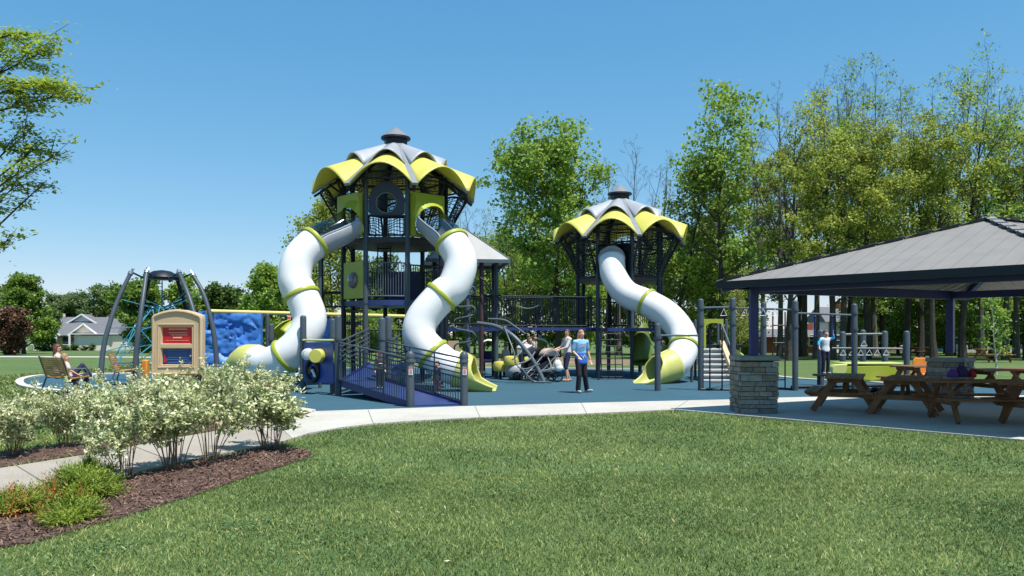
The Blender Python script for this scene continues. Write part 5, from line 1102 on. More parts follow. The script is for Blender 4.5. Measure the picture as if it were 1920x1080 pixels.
# rounded front border bead
mb.tube([(x,Y-T,z) for x,z in [(xx(290.5),zz(700.5)),(xx(379.5),zz(700.5))]+[(sx+(x-sx)*.95,z-.028) for x,z in out[4:]]],.03,8,closed=True)
mb.tube([(x,Y-T,z) for x,z in rect(300,367,608,688)],.014,6,closed=True); mb.build('moulded_bead',tan,fr)
for nm,(a,b,c,d),m_ in (('red_panel',hole[0],redm),('blue_panel',hole[1],dkblue)):
    mb=MB(); mb.box(((xx(a)+xx(b))/2,Y-.012,(zz(c)+zz(d))/2),(xx(b)-xx(a)-.02,.02,zz(c)-zz(d)-.01)); pn=mb.build(nm,m_,sg_,smooth=False)
    mb=MB()
    def ln(x0,x1,y,h): mb.box(((xx(x0)+xx(x1))/2,Y-.026,zz(y)),(xx(x1)-xx(x0),.004,h*Y/F))
    if nm=='red_panel':
        rr_=random.Random(2)
        for y,x0,x1,h in ((617,318,352,1.6),(624,318,352,1.0),(628,322,353,1.2),(633,326,342,2.4),(638.5,312,354,.5)):
            x=x0
            while x<x1-1: wd=rr_.uniform(1.5,4.5); ln(x,min(x+wd,x1),y,h); x+=wd+.7
        mb.build('lettering',mat('cream_print',(.75,.55,.35),.6),pn,smooth=False)
    else:
        for y in (657,662,666,670,674,680): ln(316,352,y,.5)
        mb.build('lettering',mat('pale_blue_print',(.10,.25,.5),.6),pn,smooth=False)
        mb=MB(); mb.lathe((xx(311.5),Y-.03,zz(676)),[(.033,0),(.033,.008)],14,axis=(0,-1,0)); mb.box((xx(310.5),Y-.032,zz(669)),(.02,.008,.08)); mb.build('red_symbol',redm,pn)
        mb=MB(); mb.lathe((xx(359),Y-.03,zz(667)),[(.018,0),(.018,.008)],10,axis=(0,-1,0)); mb.build('pale_symbol',tan,pn)
mb=MB(); mb.box((xx(297),Y+.02,.45),(.07,.07,.9)); mb.build('post',black,sg_,smooth=False); mb=MB(); mb.box((xx(372),Y+.02,.45),(.07,.07,.9)); mb.build('post',black,sg_,smooth=False)
# ================================================================ BENCHES
def bench(label,loc,rz,L=1.55):
    t=thing('park_bench',label,'bench',(0,0,0),'timber slat benches'); mb=MB()
    for i in range(7): mb.box((0,-.02-.065*i+.0,.44+.008*i),(L,.052,.028))
    mb.build('seat',benchm,t,smooth=False,bevel=.006)
    mb=MB(); M=Matrix.Rotation(R(-16),3,'X')
    for i in range(9): z=.50+.055*i; mb.box((0,.03+(z-.46)*.30,z),(L,.024,.044),M=M)
    mb.build('backrest',benchm,t,smooth=False,bevel=.005)
    for s in(-1,1):
        mb=MB(); x=s*(L/2-.06); mb.tube([(x,.20,.98),(x,.02,.44),(x,.16,.02)],.025,6); mb.tube([(x,.02,.42),(x,-.42,.46),(x,-.50,.02)],.022,6); mb.tube([(x,.1,.68),(x,-.36,.68),(x,-.44,.46)],.02,6); mb.tube([(x,.2,.02),(x,-.55,.02)],.02,6); mb.build('leg',slate2,t)
    t.location=loc; t.rotation_euler=(0,0,rz); return t
BY=20.4; bx=P(110,0,BY).x
bench('honey timber slat bench seen from behind with two people sitting',(bx,BY,.03),R(140),1.58)
bench('second timber slat bench side on beyond the rope net pole',(P(222,0,24).x,24,.03),R(108),1.1)
# ================================================================ PEOPLE
skin=mat('fair_skin',(.62,.36,.25),.55,.08,5); skin2=mat('tanned_skin',(.50,.28,.18),.55,.08,5)
def fab(n,c,**k): return mat(n,c,.85,.18,6,bump=.3,bscale=25,**k)
eyew=mat('eye_white',(.7,.7,.68),.3); eyed=mat('dark_eye',(.03,.02,.02),.3); lipm=mat('lip_pink',(.5,.17,.15),.5)
def dense(*a):
    o=[]
    for p,q in zip(a,a[1:]): o+=[tuple(p[i]+(q[i]-p[i])*k/3 for i in range(3)) for k in range(3)]
    return o+[a[-1]]
def person(label,H,loc,rz,J=None,top=None,sleeve=.5,bot=None,botlen=1.,hair=None,hairlen=.0,shoe=None,skinm=skin,group=None,child=False,extras=None,toplen=0.,cat='person',glasses=False,cap=None,female=True,sit=None,z0=.026,headturn=0.,ponytail=False):
    """faces local -Y; sit=dict shifts the hips"""
    s=H/1.70; sw=.175 if female else .2
    if child: sw=.165
    j=dict(hip=(0,0,.92),neck=(0,.01,1.44),head=(0,-.005,1.585),shL=(sw,.01,1.375),shR=(-sw,.01,1.375),elL=(sw+.055,.02,1.11),elR=(-sw-.055,.02,1.11),wrL=(sw+.07,-.05,.88),wrR=(-sw-.07,-.05,.88),
           hpL=(.085,0,.90),hpR=(-.085,0,.90),knL=(.095,-.02,.49),knR=(-.095,-.02,.49),anL=(.1,.02,.085),anR=(-.1,.02,.085),toL=(.11,-.14,.03),toR=(-.11,-.14,.03))
    if J: j.update(J)
    if sit is not None:
        for k in ('hip','neck','head','shL','shR','hpL','hpR'):
            if not(J and k in J): v=j[k]; j[k]=(v[0],v[1],v[2]-sit)
        for k in ('elL','elR','wrL','wrR'):
            if not(J and k in J): v=j[k]; j[k]=(v[0],v[1],v[2]-sit)
    V={k:Vector(v)*s for k,v in j.items()}; root=thing('person',label,cat,(0,0,0),group)
    hs=1.18 if child else 1.; b=MB(); hd=V['head']; nk=V['neck']; hp=V['hip']; c=nk-hp
    hr=Vector((.073,.092,.112))*s*hs
    HM=Matrix.Rotation(headturn,3,'Z')
    b.ell(hd,(hr.x,hr.y,hr.z),18,14,M=HM); b.ell(hd+HM@Vector((0,-.022,-.055))*s*hs,(.052*s*hs,.062*s*hs,.062*s*hs),14,10)   # skull, jaw
    b.ell(hd+HM@Vector((0,-.095,-.012))*s*hs,(.011*s*hs,.016*s*hs,.022*s*hs),8,6)                                            # nose
    for q in(-1,1): b.ell(hd+HM@Vector((q*.074,.005,-.01))*s*hs,(.010*s,.018*s,.028*s),8,6)
    b.cap(nk-Vector((0,0,.07*s)),hd-Vector((0,-.005,.06))*s,.058*s,.05*s)
    up=c.normalized()
    for t,rx,ry in dense((-.05,.155,.115),(.08,.155,.11),(.25,.135,.098),(.42,.128,.092),(.6,.145,.103),(.78,.165,.11),(.9,.15,.095)):
        k=1. if female else (1.08 if t>.5 else 1.02); b.ell(hp+c*t,(rx*s*k,ry*s,.095*s),16,9)
    def arm(S,mb,g=0.,upto=1.):
        a,e,w_=V['sh'+S],V['el'+S],V['wr'+S]; mb.cap(nk.lerp(a,.5)-Vector((0,0,.04*s)),a,(.06*s+g),(.058+g/s)*s)
        if upto<=.5: mb.cap(a,a.lerp(e,upto*2),.052*s+g,.045*s+g)
        else: mb.cap(a,e,.050*s+g,.038*s+g); mb.cap(e,e.lerp(w_,(upto-.5)*2),.038*s+g,(.026 if upto>=1 else .032)*s+g)
    for S in 'LR': 
        arm(S,b); e,w_=V['el'+S],V['wr'+S]; d=(w_-e).normalized(); sd=d.cross(Vector((0,1,0))); sd=sd.normalized() if sd.length>.1 else Vector((1,0,0)); nn=sd.cross(d).normalized()
        M=Matrix((nn,sd,d)).transposed()
        pc=w_+d*.05*s; b.ell(pc,(.032*s,.017*s,.05*s),10,8,M=Matrix((sd,nn,d)).transposed())
        for i,(o,L) in enumerate(((-.024,.060),(-.008,.072),(.008,.067),(.023,.052))):
            p=w_+d*.085*s+sd*o*s; m=p+(d*.55*L-nn*.008)*s; t=m+(d*.45*L-nn*.022)*s; b.cap(p-d*.01*s,m,.0095*s,.0085*s,6); b.cap(m,t,.0085*s,.0075*s,6)
        th=w_+(d*.03-sd*.026)*s; b.cap(th,th+(d*.042-sd*.026-nn*.01)*s,.012*s,.009*s,6)
    def leg(S,mb,g=0.,upto=1.,flare=0.):
        a,k,n=V['hp'+S],V['kn'+S],V['an'+S]
        if upto<=.5: mb.cap(a,a.lerp(k,upto*2),.088*s+g,(.088-.03*upto*2)*s+g+flare)
        else: mb.cap(a,k,.088*s+g,.056*s+g); mb.cap(k,k.lerp(n,(upto-.5)*2),.057*s+g,(.036 if upto>=1 else .045)*s+g+flare)
    for S in 'LR':
        leg(S,b); a,t=V['an'+S],V['to'+S]; b.cap(a-Vector((0,-.03,.04))*s,t+Vector((0,0,.012))*s,.036*s,.028*s)
    body=b.build('body',skinm,root,remesh=.0105)
    if top is not None:
        m=MB(); 
        for t,rx,ry in dense((-.02-toplen,.165,.125),(.12-toplen*.5,.165,.12),(.25,.148,.11),(.42,.142,.105),(.6,.155,.114),(.78,.163,.115),(.9,.148,.098)):
            k=1. if female else 1.06; m.ell(hp+c*t,(rx*s*k,ry*s,.095*s),18,9)
        for S in 'LR': arm(S,m,.012,sleeve)
        m.build('shirt',top,root,remesh=.013)
    if bot is not None:
        m=MB(); m.ell(hp-Vector((0,0,.02*s)),(.162*s,.122*s,.11*s),16,9)
        for S in 'LR': leg(S,m,.014,botlen,.012 if botlen>=1 else .012)
        m.build('trousers' if botlen>.7 else 'shorts',bot,root,remesh=.014)
    if shoe is not None:
        for S in 'LR': m=MB(); a,t=V['an'+S],V['to'+S]; d=(t-a); d.z=0; d=d.normalized() if d.length>0 else Vector((0,-1,0)); m.cap(a-Vector((0,0,.045))*s-d*.04*s,t+Vector((0,0,.012))*s,.043*s,.036*s); m.build('shoe',shoe,root)
    if hair is not None:
        m=MB(); m.ell(hd+HM@Vector((0,.010,.020))*s*hs,(hr.x*1.15,hr.y*1.09,hr.z*1.04),18,12,M=HM)
        if hairlen>0:
            for i in range(7):
                a=pi*(.0+i/6); q=hd+HM@Vector((cos(a)*.066,.03+.05*sin(a),.01))*s*hs; m.cap(q,q+HM@Vector((cos(a)*.03,.01,-hairlen))*s,.035*s,.022*s,8)
        if ponytail: q=hd+HM@Vector((0,.1,.03))*s; m.cap(q,q+HM@Vector((0,.05,-.17))*s,.035*s,.02*s)
        h=m.build('hair',hair,root,remesh=.012)
        if hair: # keep the face clear: cut hair in front with displaced skull is done by offsetting it backwards
            for k_ in h.data.vertices:
                v=HM.transposed()@(k_.co-hd)
                if v.y<-.035*s and v.z<.036*s and abs(v.x)<.075*s*hs: k_.co=hd+HM@Vector((v.x*.8,-.01*s,v.z))
    if cap is not None:
        m=MB(); m.ell(hd+Vector((0,.0,.045))*s,(hr.x*1.12,hr.y*1.1,hr.z*.75),16,8); m.box(hd+HM@Vector((0,-.11,.045))*s,(.12*s,.1*s,.012*s),M=HM); m.build('cap',cap,root)
    for q in(-1,1):
        m=MB(); m.ell(hd+HM@Vector((q*.03,-.083,.012))*s*hs,(.013*s,.008*s,.008*s),8,6); e=m.build('eye',eyew,body); m=MB(); m.ell(hd+HM@Vector((q*.03,-.0895,.012))*s*hs,(.006*s,.004*s,.006*s),6,5); m.build('pupil',eyed,body)
    m=MB(); m.ell(hd+HM@Vector((0,-.083,-.055))*s*hs,(.024*s,.008*s,.007*s),8,6); m.build('mouth',lipm,body)
    if glasses:
        m=MB(); [m.ell(hd+HM@Vector((q*.032,-.093,.014))*s,(.03*s,.01*s,.02*s),10,6) for q in(-1,1)]; m.tube([hd+HM@Vector(v)*s for v in ((.075,0,.02),(.055,-.085,.016),(-.055,-.085,.016),(-.075,0,.02))],.004,4); m.build('sunglasses',black,root)
    if extras: extras(root,V,s)
    root.location=(loc[0],loc[1],loc[2] if len(loc)>2 else z0); root.rotation_euler=(0,0,rz); return root
hairr=mat('auburn_hair',(.13,.04,.02),.6,.3,15); hairb=mat('brown_hair',(.10,.05,.025),.6,.3,15); hairdk=mat('dark_hair',(.025,.016,.012),.6,.3,15); hairbl=mat('light_brown_hair',(.36,.21,.10),.6,.3,15); strawb=mat('strawberry_hair',(.48,.20,.08),.6,.3,15)
ltblue=fab('light_blue_jersey',(.25,.52,.78)); whitefab=fab('white_cotton',(.66,.62,.60)); jeans=fab('navy_cotton',(.02,.025,.07)); blk=fab('black_cotton',(.014,.013,.015)); shoeg=fab('grey_shoe',(.4,.4,.4))
royal=fab('royal_blue_print',(.03,.13,.50))
# woman walking in the light blue shirt
def sh(root,V,s):
    hd=V['head']; HM=Matrix.Rotation(R(12),3,'Z'); m=MB(); m.box(hd+HM@Vector((0,-.0845,-.054))*s,(.03*s,.004*s,.007*s),M=HM); m.build('smile',whitep,root,smooth=False)
    m=MB(); hp=V['hip'];c=V['neck']-hp
    for t,rx,ry in dense((-.20,.186,.142),(-.08,.184,.138),(.04,.178,.132),(.16,.168,.126),(.28,.158,.118)): m.ell(hp+c*t+Vector((.02*s*(.2-t),0,0)),(rx*s,ry*s,.07*s),16,8)
    m.build('blue_shirt_hem',royal,root,remesh=.013)
    m=MB(); 
    for z,w_ in ((.60,.16),(.55,.19),(.50,.13)): 
        n=7
        for i in range(n): 
            if i==3 and z==.55: continue
            x=(-.5+(i+.5)/n)*w_; p=hp+c*z*1.25; yy=-.142*math.sqrt(max(0,1-(x/.19)**2)); m.box(p+Vector((x*s,yy*s-.003,-.0)),(.014*s,.006,.022*s))
    m.build('shirt_print',mat('shirt_print_red',(.35,.12,.16),.8),root,smooth=False)
    m=MB(); p=hp+c*.12; m.tube([p+Vector((.08,-.124,-.02))*s,p+Vector((.04,-.132,.05))*s,p+Vector((.0,-.134,-.04))*s,p+Vector((-.05,-.13,.03))*s],.012*s,5); m.build('white_emblem',whitep,root)
person('smiling woman walking in a light blue and royal blue T-shirt, black trousers',1.66,(P(1089,0,21.2).x,21.15),R(22),
  J=dict(anR=(-.1,-.02,.085),toR=(-.11,-.17,.03),knR=(-.095,-.08,.49),knL=(.1,-.03,.48),anL=(.21,.06,.09),toL=(.28,-.09,.05),elL=(.24,.06,1.13),wrL=(.27,-.02,.90),elR=(-.225,.04,1.13),wrR=(-.15,-.15,.98),head=(.005,-.01,1.585)),
  top=ltblue,sleeve=.38,bot=blk,botlen=.97,hair=strawb,hairlen=.13,shoe=shoeg,headturn=R(12),extras=sh,toplen=.05)
# woman in white blouse pushing the stroller (faces left)
person('woman in a loose white blouse, navy shorts and auburn hair pushing the black stroller',1.70,(P(1064,0,26.2).x,26.3),R(-68),
  J=dict(elL=(.2,-.12,1.12),wrL=(.17,-.36,1.05),elR=(-.2,-.12,1.12),wrR=(-.17,-.36,1.05),knL=(.1,-.1,.49),anL=(.1,-.05,.08),toL=(.1,-.2,.03),anR=(-.1,.12,.09),toR=(-.1,-.02,.03)),
  top=whitefab,sleeve=.55,bot=jeans,botlen=.56,hair=hairr,hairlen=.28,shoe=fab('tan_sandal',(.45,.25,.15)),headturn=R(35),glasses=True,toplen=.18)
# person in lime shirt behind
person('person with a dark cap and lime green shirt standing behind the strollers',1.62,(P(1013,0,31).x,31.2),R(-20),top=fab('lime_shirt',(.45,.55,.08)),sleeve=.4,bot=jeans,hair=hairdk,cap=fab('dark_blue_cap',(.02,.04,.1)),female=False)
person('dark haired person in a white shirt behind the lime stepping pods',1.5,(P(1002,0,30).x,30),R(60),top=whitefab,sleeve=.5,bot=blk,hair=hairdk,hairlen=.08)
person('woman in a grey top crouched over behind the second stroller',1.6,(P(978,0,28.2).x,28.2),R(80),J=dict(neck=(0,-.22,1.30),head=(0,-.30,1.42),shL=(.17,-.18,1.24),shR=(-.17,-.18,1.24),elL=(.2,-.34,1.02),wrL=(.18,-.46,.82),elR=(-.2,-.34,1.02),wrR=(-.18,-.46,.82)),top=fab('grey_marl_top',(.30,.31,.33)),sleeve=.5,bot=jeans,hair=hairb,hairlen=.15,shoe=shoeg)
person('child in a white top beside the rounded lime stepping pods',1.15,(P(948,0,29).x,29),R(-30),top=whitefab,sleeve=.3,bot=jeans,hair=hairdk,child=True,shoe=shoeg)
# boy on the bars
person('boy in a white shirt with bright blue sleeves reaching up to the bars',1.25,(P(1548,0,23.2).x,23.2,.42),R(10),
  J=dict(elL=(.30,-.05,1.42),wrL=(.26,-.08,1.64),elR=(-.32,-.03,1.22),wrR=(-.36,-.16,1.06)),top=fab('white_tee',(.72,.74,.78)),sleeve=.25,bot=fab('dark_navy_trousers',(.015,.015,.035)),hair=hairb,shoe=shoeg,child=True,female=False,
  extras=lambda root,V,s:[ (lambda m:(m.cap(V['sh'+S].lerp(V['el'+S],.35),V['el'+S],.066*s,.058*s),m.cap(V['el'+S],V['el'+S].lerp(V['wr'+S],.6),.056*s,.045*s),m.build('blue_sleeve',fab('cyan_sleeve',(.03,.36,.66)),root)))(MB()) for S in 'LR'])
# platform he stands on
st=thing('balance_step','dark balance step the boy in the white shirt stands on','step',(P(1548,0,23.2).x,23.2,0)); mb=MB(); x=P(1548,0,23.2).x; mb.box((x,23.2,.39),(.6,.45,.06)); mb.build('step_top',navy,st,smooth=False,bevel=.01); 
for q_ in (-.2,.2): mb=MB(); mb.tube([(x+q_,23.2,0),(x+q_,23.2,.36)],.05,8); mb.build('leg',navy,st)
# toddlers on the ramp
q=A0.lerp(B0,.62)+(A1-A0)*.35; person('small child in a red cap and dark camouflage jacket on the blue ramp',.88,(q.x,q.y,.28),R(20),top=fab('dark_camo',(.06,.055,.05)),sleeve=.9,bot=blk,hair=hairb,cap=fab('red_cap',(.5,.02,.04)),child=True,shoe=whitefab,
   extras=lambda root,V,s:(lambda m:(m.ell(V['hip'].lerp(V['neck'],.45)+Vector((0,-.11,0))*s,(.1*s,.03*s,.02*s),8,5),m.build('pale_stripe',whitefab,root)))(MB()))
q=A0.lerp(B0,.45)+(A1-A0)*1.25; person('child in dark clothes with pale shoes behind the right ramp railing',.9,(q.x,q.y,.026),R(-40),top=fab('slate_jacket',(.04,.06,.09)),sleeve=.9,bot=fab('dark_red_shorts',(.1,.03,.03)),botlen=.5,hair=hairdk,child=True,shoe=whitefab)
# child by the smaller slide
person('dark haired child standing behind the exit chute of the shorter tower slide',1.38,(P(1246,0,26.4).x,26.6),R(-10),top=fab('olive_tee',(.2,.2,.05)),sleeve=.4,bot=jeans,hair=hairdk,hairlen=.12,child=True,skinm=skin2)
# child in pink on the toddler slide deck
Y=28.1; person('child in a coral pink shirt up on the toddler slide deck behind the left slide',1.05,(P(547,0,Y).x,Y,1.33),R(15),top=fab('coral_tee',(.72,.22,.17)),sleeve=.5,bot=fab('pale_trousers',(.6,.6,.5)),hair=hairbl,child=True)
# seated woman + girl on the bench
BZ=.03; ca,sa=cos(R(140)),sin(R(140))
def bpos(lx,ly): return (bx+lx*ca-ly*sa, BY+lx*sa+ly*ca)
s_leg=dict(knL=(.11,-.42,.50),anL=(.12,-.44,.10),toL=(.13,-.6,.03),knR=(-.11,-.42,.50),anR=(-.12,-.44,.10),toR=(-.13,-.6,.03))
x,y=bpos(.40,-.12); person('woman with auburn hair and sunglasses seated at the left of the timber bench',1.68,(x,y,.03),R(128),sit=.40,J=dict(s_leg,elL=(.24,-.08,.76),wrL=(.16,-.34,.62),elR=(-.24,-.08,.76),wrR=(-.12,-.34,.62),**{}),top=whitefab,sleeve=.2,bot=jeans,hair=hairr,hairlen=.30,shoe=shoeg,glasses=True,headturn=R(-25))
x,y=bpos(-.40,-.10); person('girl with light brown hair lounging on the bench with one foot up',1.4,(x,y,.03),R(122),sit=.42,J=dict(neck=(0,.10,1.0),head=(0,.12,1.15),shL=(.165,.09,.95),shR=(-.165,.09,.95),elL=(.24,.0,.78),wrL=(.2,-.2,.66),elR=(-.24,.0,.78),wrR=(-.2,-.2,.66),knL=(.10,-.36,.92),anL=(.12,-.58,.60),toL=(.12,-.74,.62),knR=(-.11,-.44,.62),anR=(-.12,-.46,.14),toR=(-.13,-.62,.05)),top=whitefab,sleeve=.3,bot=jeans,hair=hairbl,hairlen=.2,shoe=whitefab,child=True)
# strollers
def stroller(label,x,y,rz,canopy,H=1.):
    t=thing('stroller',label,'stroller',(0,0,0)); mb=MB()
    for s in(-.24,.24):
        mb.tube([(s,.42,1.02),(s,.25,.8),(s,-.1,.45),(s,-.45,.16)],.017,6); mb.tube([(s,-.05,.52),(s,.34,.15)],.016,6); mb.tube([(s,.1,.36),(s,-.3,.34)],.014,6)
    mb.tube([(-.24,.42,1.02),(.24,.42,1.02)],.02,6); mb.tube([(-.24,.34,.15),(.24,.34,.15)],.014,6); mb.build('frame',chrome,t)
    for s in(-.27,.27):
        for yy,r_w in((.34,.16),(-.45,.13)):
            mb=MB(); mb.tube([(s,yy+r_w*cos(a*pi/10),r_w+.01+r_w*.95*sin(a*pi/10)) for a in range(20)],.025,6,closed=True)
            for a in range(5): mb.tube([(s,yy,r_w+.01),(s,yy+r_w*cos(a*1.257),r_w+.01+r_w*.95*sin(a*1.257))],.008,4)
            mb.build('wheel',black,t)
    mb=MB(); mb.add([(-.22,.12,.42),(.22,.12,.42),(.22,-.3,.40),(-.22,-.3,.40),(-.22,.3,.86),(.22,.3,.86)],[(0,1,2,3),(0,4,5,1)]); mb.add([(s,yy,zz_) for s in(-.23,.23) for yy,zz_ in((.12,.42),(-.3,.40),(-.3,.55),(.2,.8),(.3,.86))],[(0,1,2,3,4),(9,8,7,6,5)]); mb.build('seat',black,t,solid=.02,smooth=False)
    mb=MB(); n=8; mb.add([(s,.14+.27*cos(pi*.95*k/n+.1),.82+.26*sin(pi*.95*k/n+.1)) for s in(-.24,.24) for k in range(n+1)],[(k,k+1,n+2+k,n+1+k) for k in range(n)]+[tuple(range(n+1)),tuple(range(2*n+1,n,-1))]); mb.build('canopy',canopy,t,solid=.012)
    mb=MB(); mb.box((0,.16,.22),(.4,.35,.16)); mb.build('basket',black,t,smooth=False,bevel=.03)
    t.location=(x,y,.026); t.rotation_euler=(0,0,rz); t.scale=(H,H,H); return t
s1=stroller('black stroller with a pale blush canopy pushed by the woman in the white blouse',P(1022,0,25.9).x,26.0,R(-72),fab('blush_canopy',(.62,.45,.40)))
s2_=stroller('second black stroller with a black hood beside the arch climber',P(998,0,26.8).x,26.9,R(-60),fab('black_hood',(.02,.02,.025)))
t=thing('plastic_bag','white plastic bag hanging from the stroller handle','bag',(P(1046,684,26).x,26,.62)); mb=MB(); g=P(1046,684,25.75); mb.ell(g,(.13,.09,.17),12,9); mb.ell(g+Vector((.03,0,-.1)),(.15,.1,.12),12,9); mb.build('sack',whitep,t,remesh=.02); mb=MB(); mb.tube([g+Vector((-.06,0,.12)),g+Vector((-.02,0,.30)),g+Vector((.06,0,.12))],.01,4); mb.build('handle',whitep,t)
t=thing('stroller_blanket','white muslin cloth draped over the second stroller','cloth',(P(985,0,26.6).x,26.6,.75)); mb=MB(); g=P(985,652,26.5); mb.ell(g,(.3,.2,.1),16,10); 
mb.v=[(v[0],v[1],v[2]+.06*noise.noise(Vector(v)*5)) for v in mb.v]; mb.build('cloth_drape',whitefab,t)
# ================================================================ HOUSES
def house(name,label,x,Y,W,D,wallh,roofh,wallm,roofm_,parts):
    z0=gz(Y); t=thing(name,label,'house',(x,Y,z0)); mb=MB(); mb.box((x,Y,z0+wallh/2-.3),(W,D,wallh+.6)); mb.build('wall',wallm,t,smooth=False)
    mb=MB(); o=.5; zr=z0+wallh; a,b=W/2+o,D/2+o
    mb.add([(x-a,Y-b,zr-.15),(x+a,Y-b,zr-.15),(x+a,Y+b,zr-.15),(x-a,Y+b,zr-.15),(x-a*.86,Y,zr+roofh),(x+a*.86,Y,zr+roofh)],[(0,1,5,4),(2,3,4,5),(0,4,3),(1,2,5),(3,2,1,0)]); rf=mb.build('roof',roofm_,t,smooth=False)
    parts(t,rf,x,Y,z0,W,D,wallh,roofh); return t
shingle=mat('grey_shingles',(.15,.15,.165),.9,.2,3); siding=mat('cream_siding',(.74,.64,.5),.8,.08,3); sidgr=mat('sage_siding',(.16,.22,.20),.8,.1,3); glass=mat('dark_window_glass',(.03,.04,.06),.1,.2,2)
def win(t,x,y,z,w_,h):
    mb=MB(); [mb.box((x+a,y,z+b),(c,.1,d)) for a,b,c,d in ((-w_/2,0,.12,h+.12),(w_/2,0,.12,h+.12),(0,h/2,w_,.12),(0,-h/2,w_,.12),(0,0,.08,h),(0,0,w_,.06))]; f=mb.build('window',whitep,t,smooth=False); mb=MB(); mb.box((x,y+.02,z),(w_,.04,h)); mb.build('pane',glass,f,smooth=False)
def mainhouse(t,rf,x,Y,z0,W,D,wh,rh):
    def gable(cx,wd,ht,dy,m,zb=0.,depth=3.):
        y0=Y-D/2-dy; zb_=z0+wh+zb; mb=MB(); mb.add([(cx-wd/2,y0,zb_),(cx+wd/2,y0,zb_),(cx,y0,zb_+ht),(cx-wd/2,y0+depth,zb_),(cx+wd/2,y0+depth,zb_),(cx,y0+depth,zb_+ht)],[(0,1,2),(3,5,4)]); mb.box((cx,y0+depth/2+.1,z0+wh/2-.2),(wd-.6,depth-.2,wh+.4)) if zb<.1 else None
        mb.build('gable',m,t,smooth=False); mb=MB()
        for s in(-1,1): mb.add([(cx+s*(wd/2+.4),y0-.35,zb_-.25),(cx,y0-.35,zb_+ht+.1),(cx,y0+depth,zb_+ht+.1),(cx+s*(wd/2+.4),y0+depth,zb_-.25)],[(0,1,2,3)])
        mb.build('gable_roof',shingle,t,solid=.15,smooth=False); mb=MB()
        for s in(-1,1): mb.beam((cx+s*(wd/2+.4),y0-.42,zb_-.2),(cx,y0-.42,zb_+ht+.12),.1,.2)
        mb.build('bargeboard',whitep,t,smooth=False)
    gable(x-W*.27,3.9,1.3,1.6,siding); gable(x+W*.20,3.6,1.3,1.4,siding); gable(x-W*.02,4.2,1.2,-D*.36,whitep,zb=rh*.62,depth=2.)
    win(t,x-W*.27,Y-D/2-1.56,z0+1.25,1.6,1.4); win(t,x-W*.05,Y-D/2-.1,z0+1.2,3.2,1.7); [MB().box((x+a*W,Y-D/2-1.9,z0+1.1),(.2,.2,2.3)).build('porch_column',whitep,t,smooth=False) for a in (-.12,.04,.13)]
    mb=MB(); mb.box((x+W*.38,Y-D/2-1.0,z0+wh*.45),(5.4,4,wh*.95)); mb.build('garage',siding,t,smooth=False); mb=MB(); mb.box((x+W*.38,Y-D/2-3.03,z0+1.05),(4.4,.06,2.1)); mb.build('garage_door',mat('cream_door',(.8,.72,.62),.6,.05),t,smooth=False)
    mb=MB(); mb.box((x+W*.38,Y-D/2-1.2,z0+wh+.02),(6.0,4.6,.12)); mb.build('garage_roof',whitep,t,smooth=False)
    mb=MB(); mb.box((x-W*.46,Y+1.5,z0+wh+rh*.7),(1.5,1.2,2.6)); mb.build('chimney',siding,rf,smooth=False)
    mb=MB(); mb.box((x-W*.44,Y+1,z0+wh*.7),(3.6,D*.8,wh*1.5)); mb.build('side_wing',sidgr,t,smooth=False)
    mb=MB(); 
    for k in range(9): mb.box((x-W*.46+k*.95,Y-D/2-2.2,z0+.45),(.08,.08,.9))
    mb.box((x-W*.2,Y-D/2-2.2,z0+.9),(8,.08,.08)); mb.build('porch_rail',whitep,t,smooth=False)
house('house','cream sided house with grey shingle roof, gables and a garage beyond the left lawn',gx(166,118),118,11.6,8,2.35,2.5,siding,shingle,mainhouse)
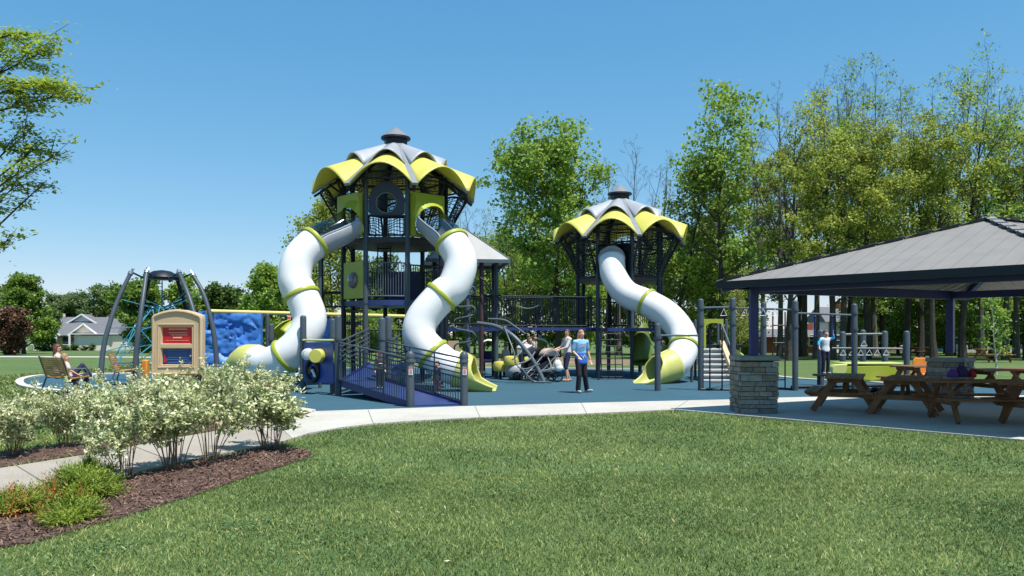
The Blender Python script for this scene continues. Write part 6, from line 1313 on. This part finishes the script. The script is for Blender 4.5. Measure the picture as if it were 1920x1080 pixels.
def simple(t,rf,x,Y,z0,W,D,wh,rh):
    win(t,x-W*.25,Y-D/2-.05,z0+1.4,1.2,1.2); win(t,x+W*.25,Y-D/2-.05,z0+1.4,1.2,1.2); mb=MB(); mb.box((x+W*.3,Y,z0+wh+rh),(.9,.9,1.2)); mb.build('chimney',wallb,rf,smooth=False)
wallb=mat('red_brick',(.30,.085,.055),.9,.25,3); terr=mat('terracotta_roof',(.35,.16,.10),.9,.2,3)
house('house','pale house with a terracotta coloured roof behind the first curved climber pole',gx(235,140),140,8,8,3.4,2.6,whitep,terr,simple)
house('house','long low red brick building seen through the woodland trunks',gx(1478,88),88,7,6,1.9,.7,wallb,shingle,simple)
house('house','white walled house glimpsed between trunks behind the boy on the bars',gx(1558,92),92,3,6,3.6,1.6,whitep,shingle,simple)
house('house','white framed windowed shed glimpsed behind the triangle grips',gx(1655,92),92,5,5,2.6,1.2,mat('brown_siding',(.2,.15,.1),.9),shingle,simple)
house('house','low tan house behind the tower and the bushes at centre left',gx(560,120),120,12,7,2.2,1.6,mat('tan_siding',(.4,.3,.22),.9),shingle,simple)
house('house','pale house wall beyond the woodland at the right edge',gx(1850,95),95,9,6,3.6,1.8,mat('pale_siding',(.45,.44,.40),.9),shingle,simple)
# foundation hedge
for i,(px,Y,w_) in enumerate([(112,108,1.6),(128,108,1.5),(143,108,1.7),(160,108,1.5),(20,70,3),(0,80,3)]):
    pass
h0=tree('hedge_bush','dark foundation bush at the left end of the grey roofed house','shrub',90,1.2,2.2,.06,.02,lf_dark,bark,per=7,lsize=.2,spread=.2,nl=12,profile='round',group='foundation bushes of the grey roofed house',loc=(0,0,0),maxlev=1); h0.location=at(110,109); h0.scale=(.8,.8,.5)
for i,px in enumerate((126,141,158,172)): dup(h0,at(px,109),i*1.1,label='dark foundation bush '+['below the left window of the grey roofed house','between the window and porch of the grey roofed house','below the porch windows of the grey roofed house','beside the garage of the grey roofed house'][i],sc=(.6,.6,.3+.1*(i%2)))
# orange and grey small toys by the net
mb=MB(); g=P(273,690,24.2); mb.box((g.x,24.2,.4),(.17,.2,.8)); tag(mb.build('orange_play_panel',orange,bevel=.04),'orange play panel standing by the base of the rope net','play panel')
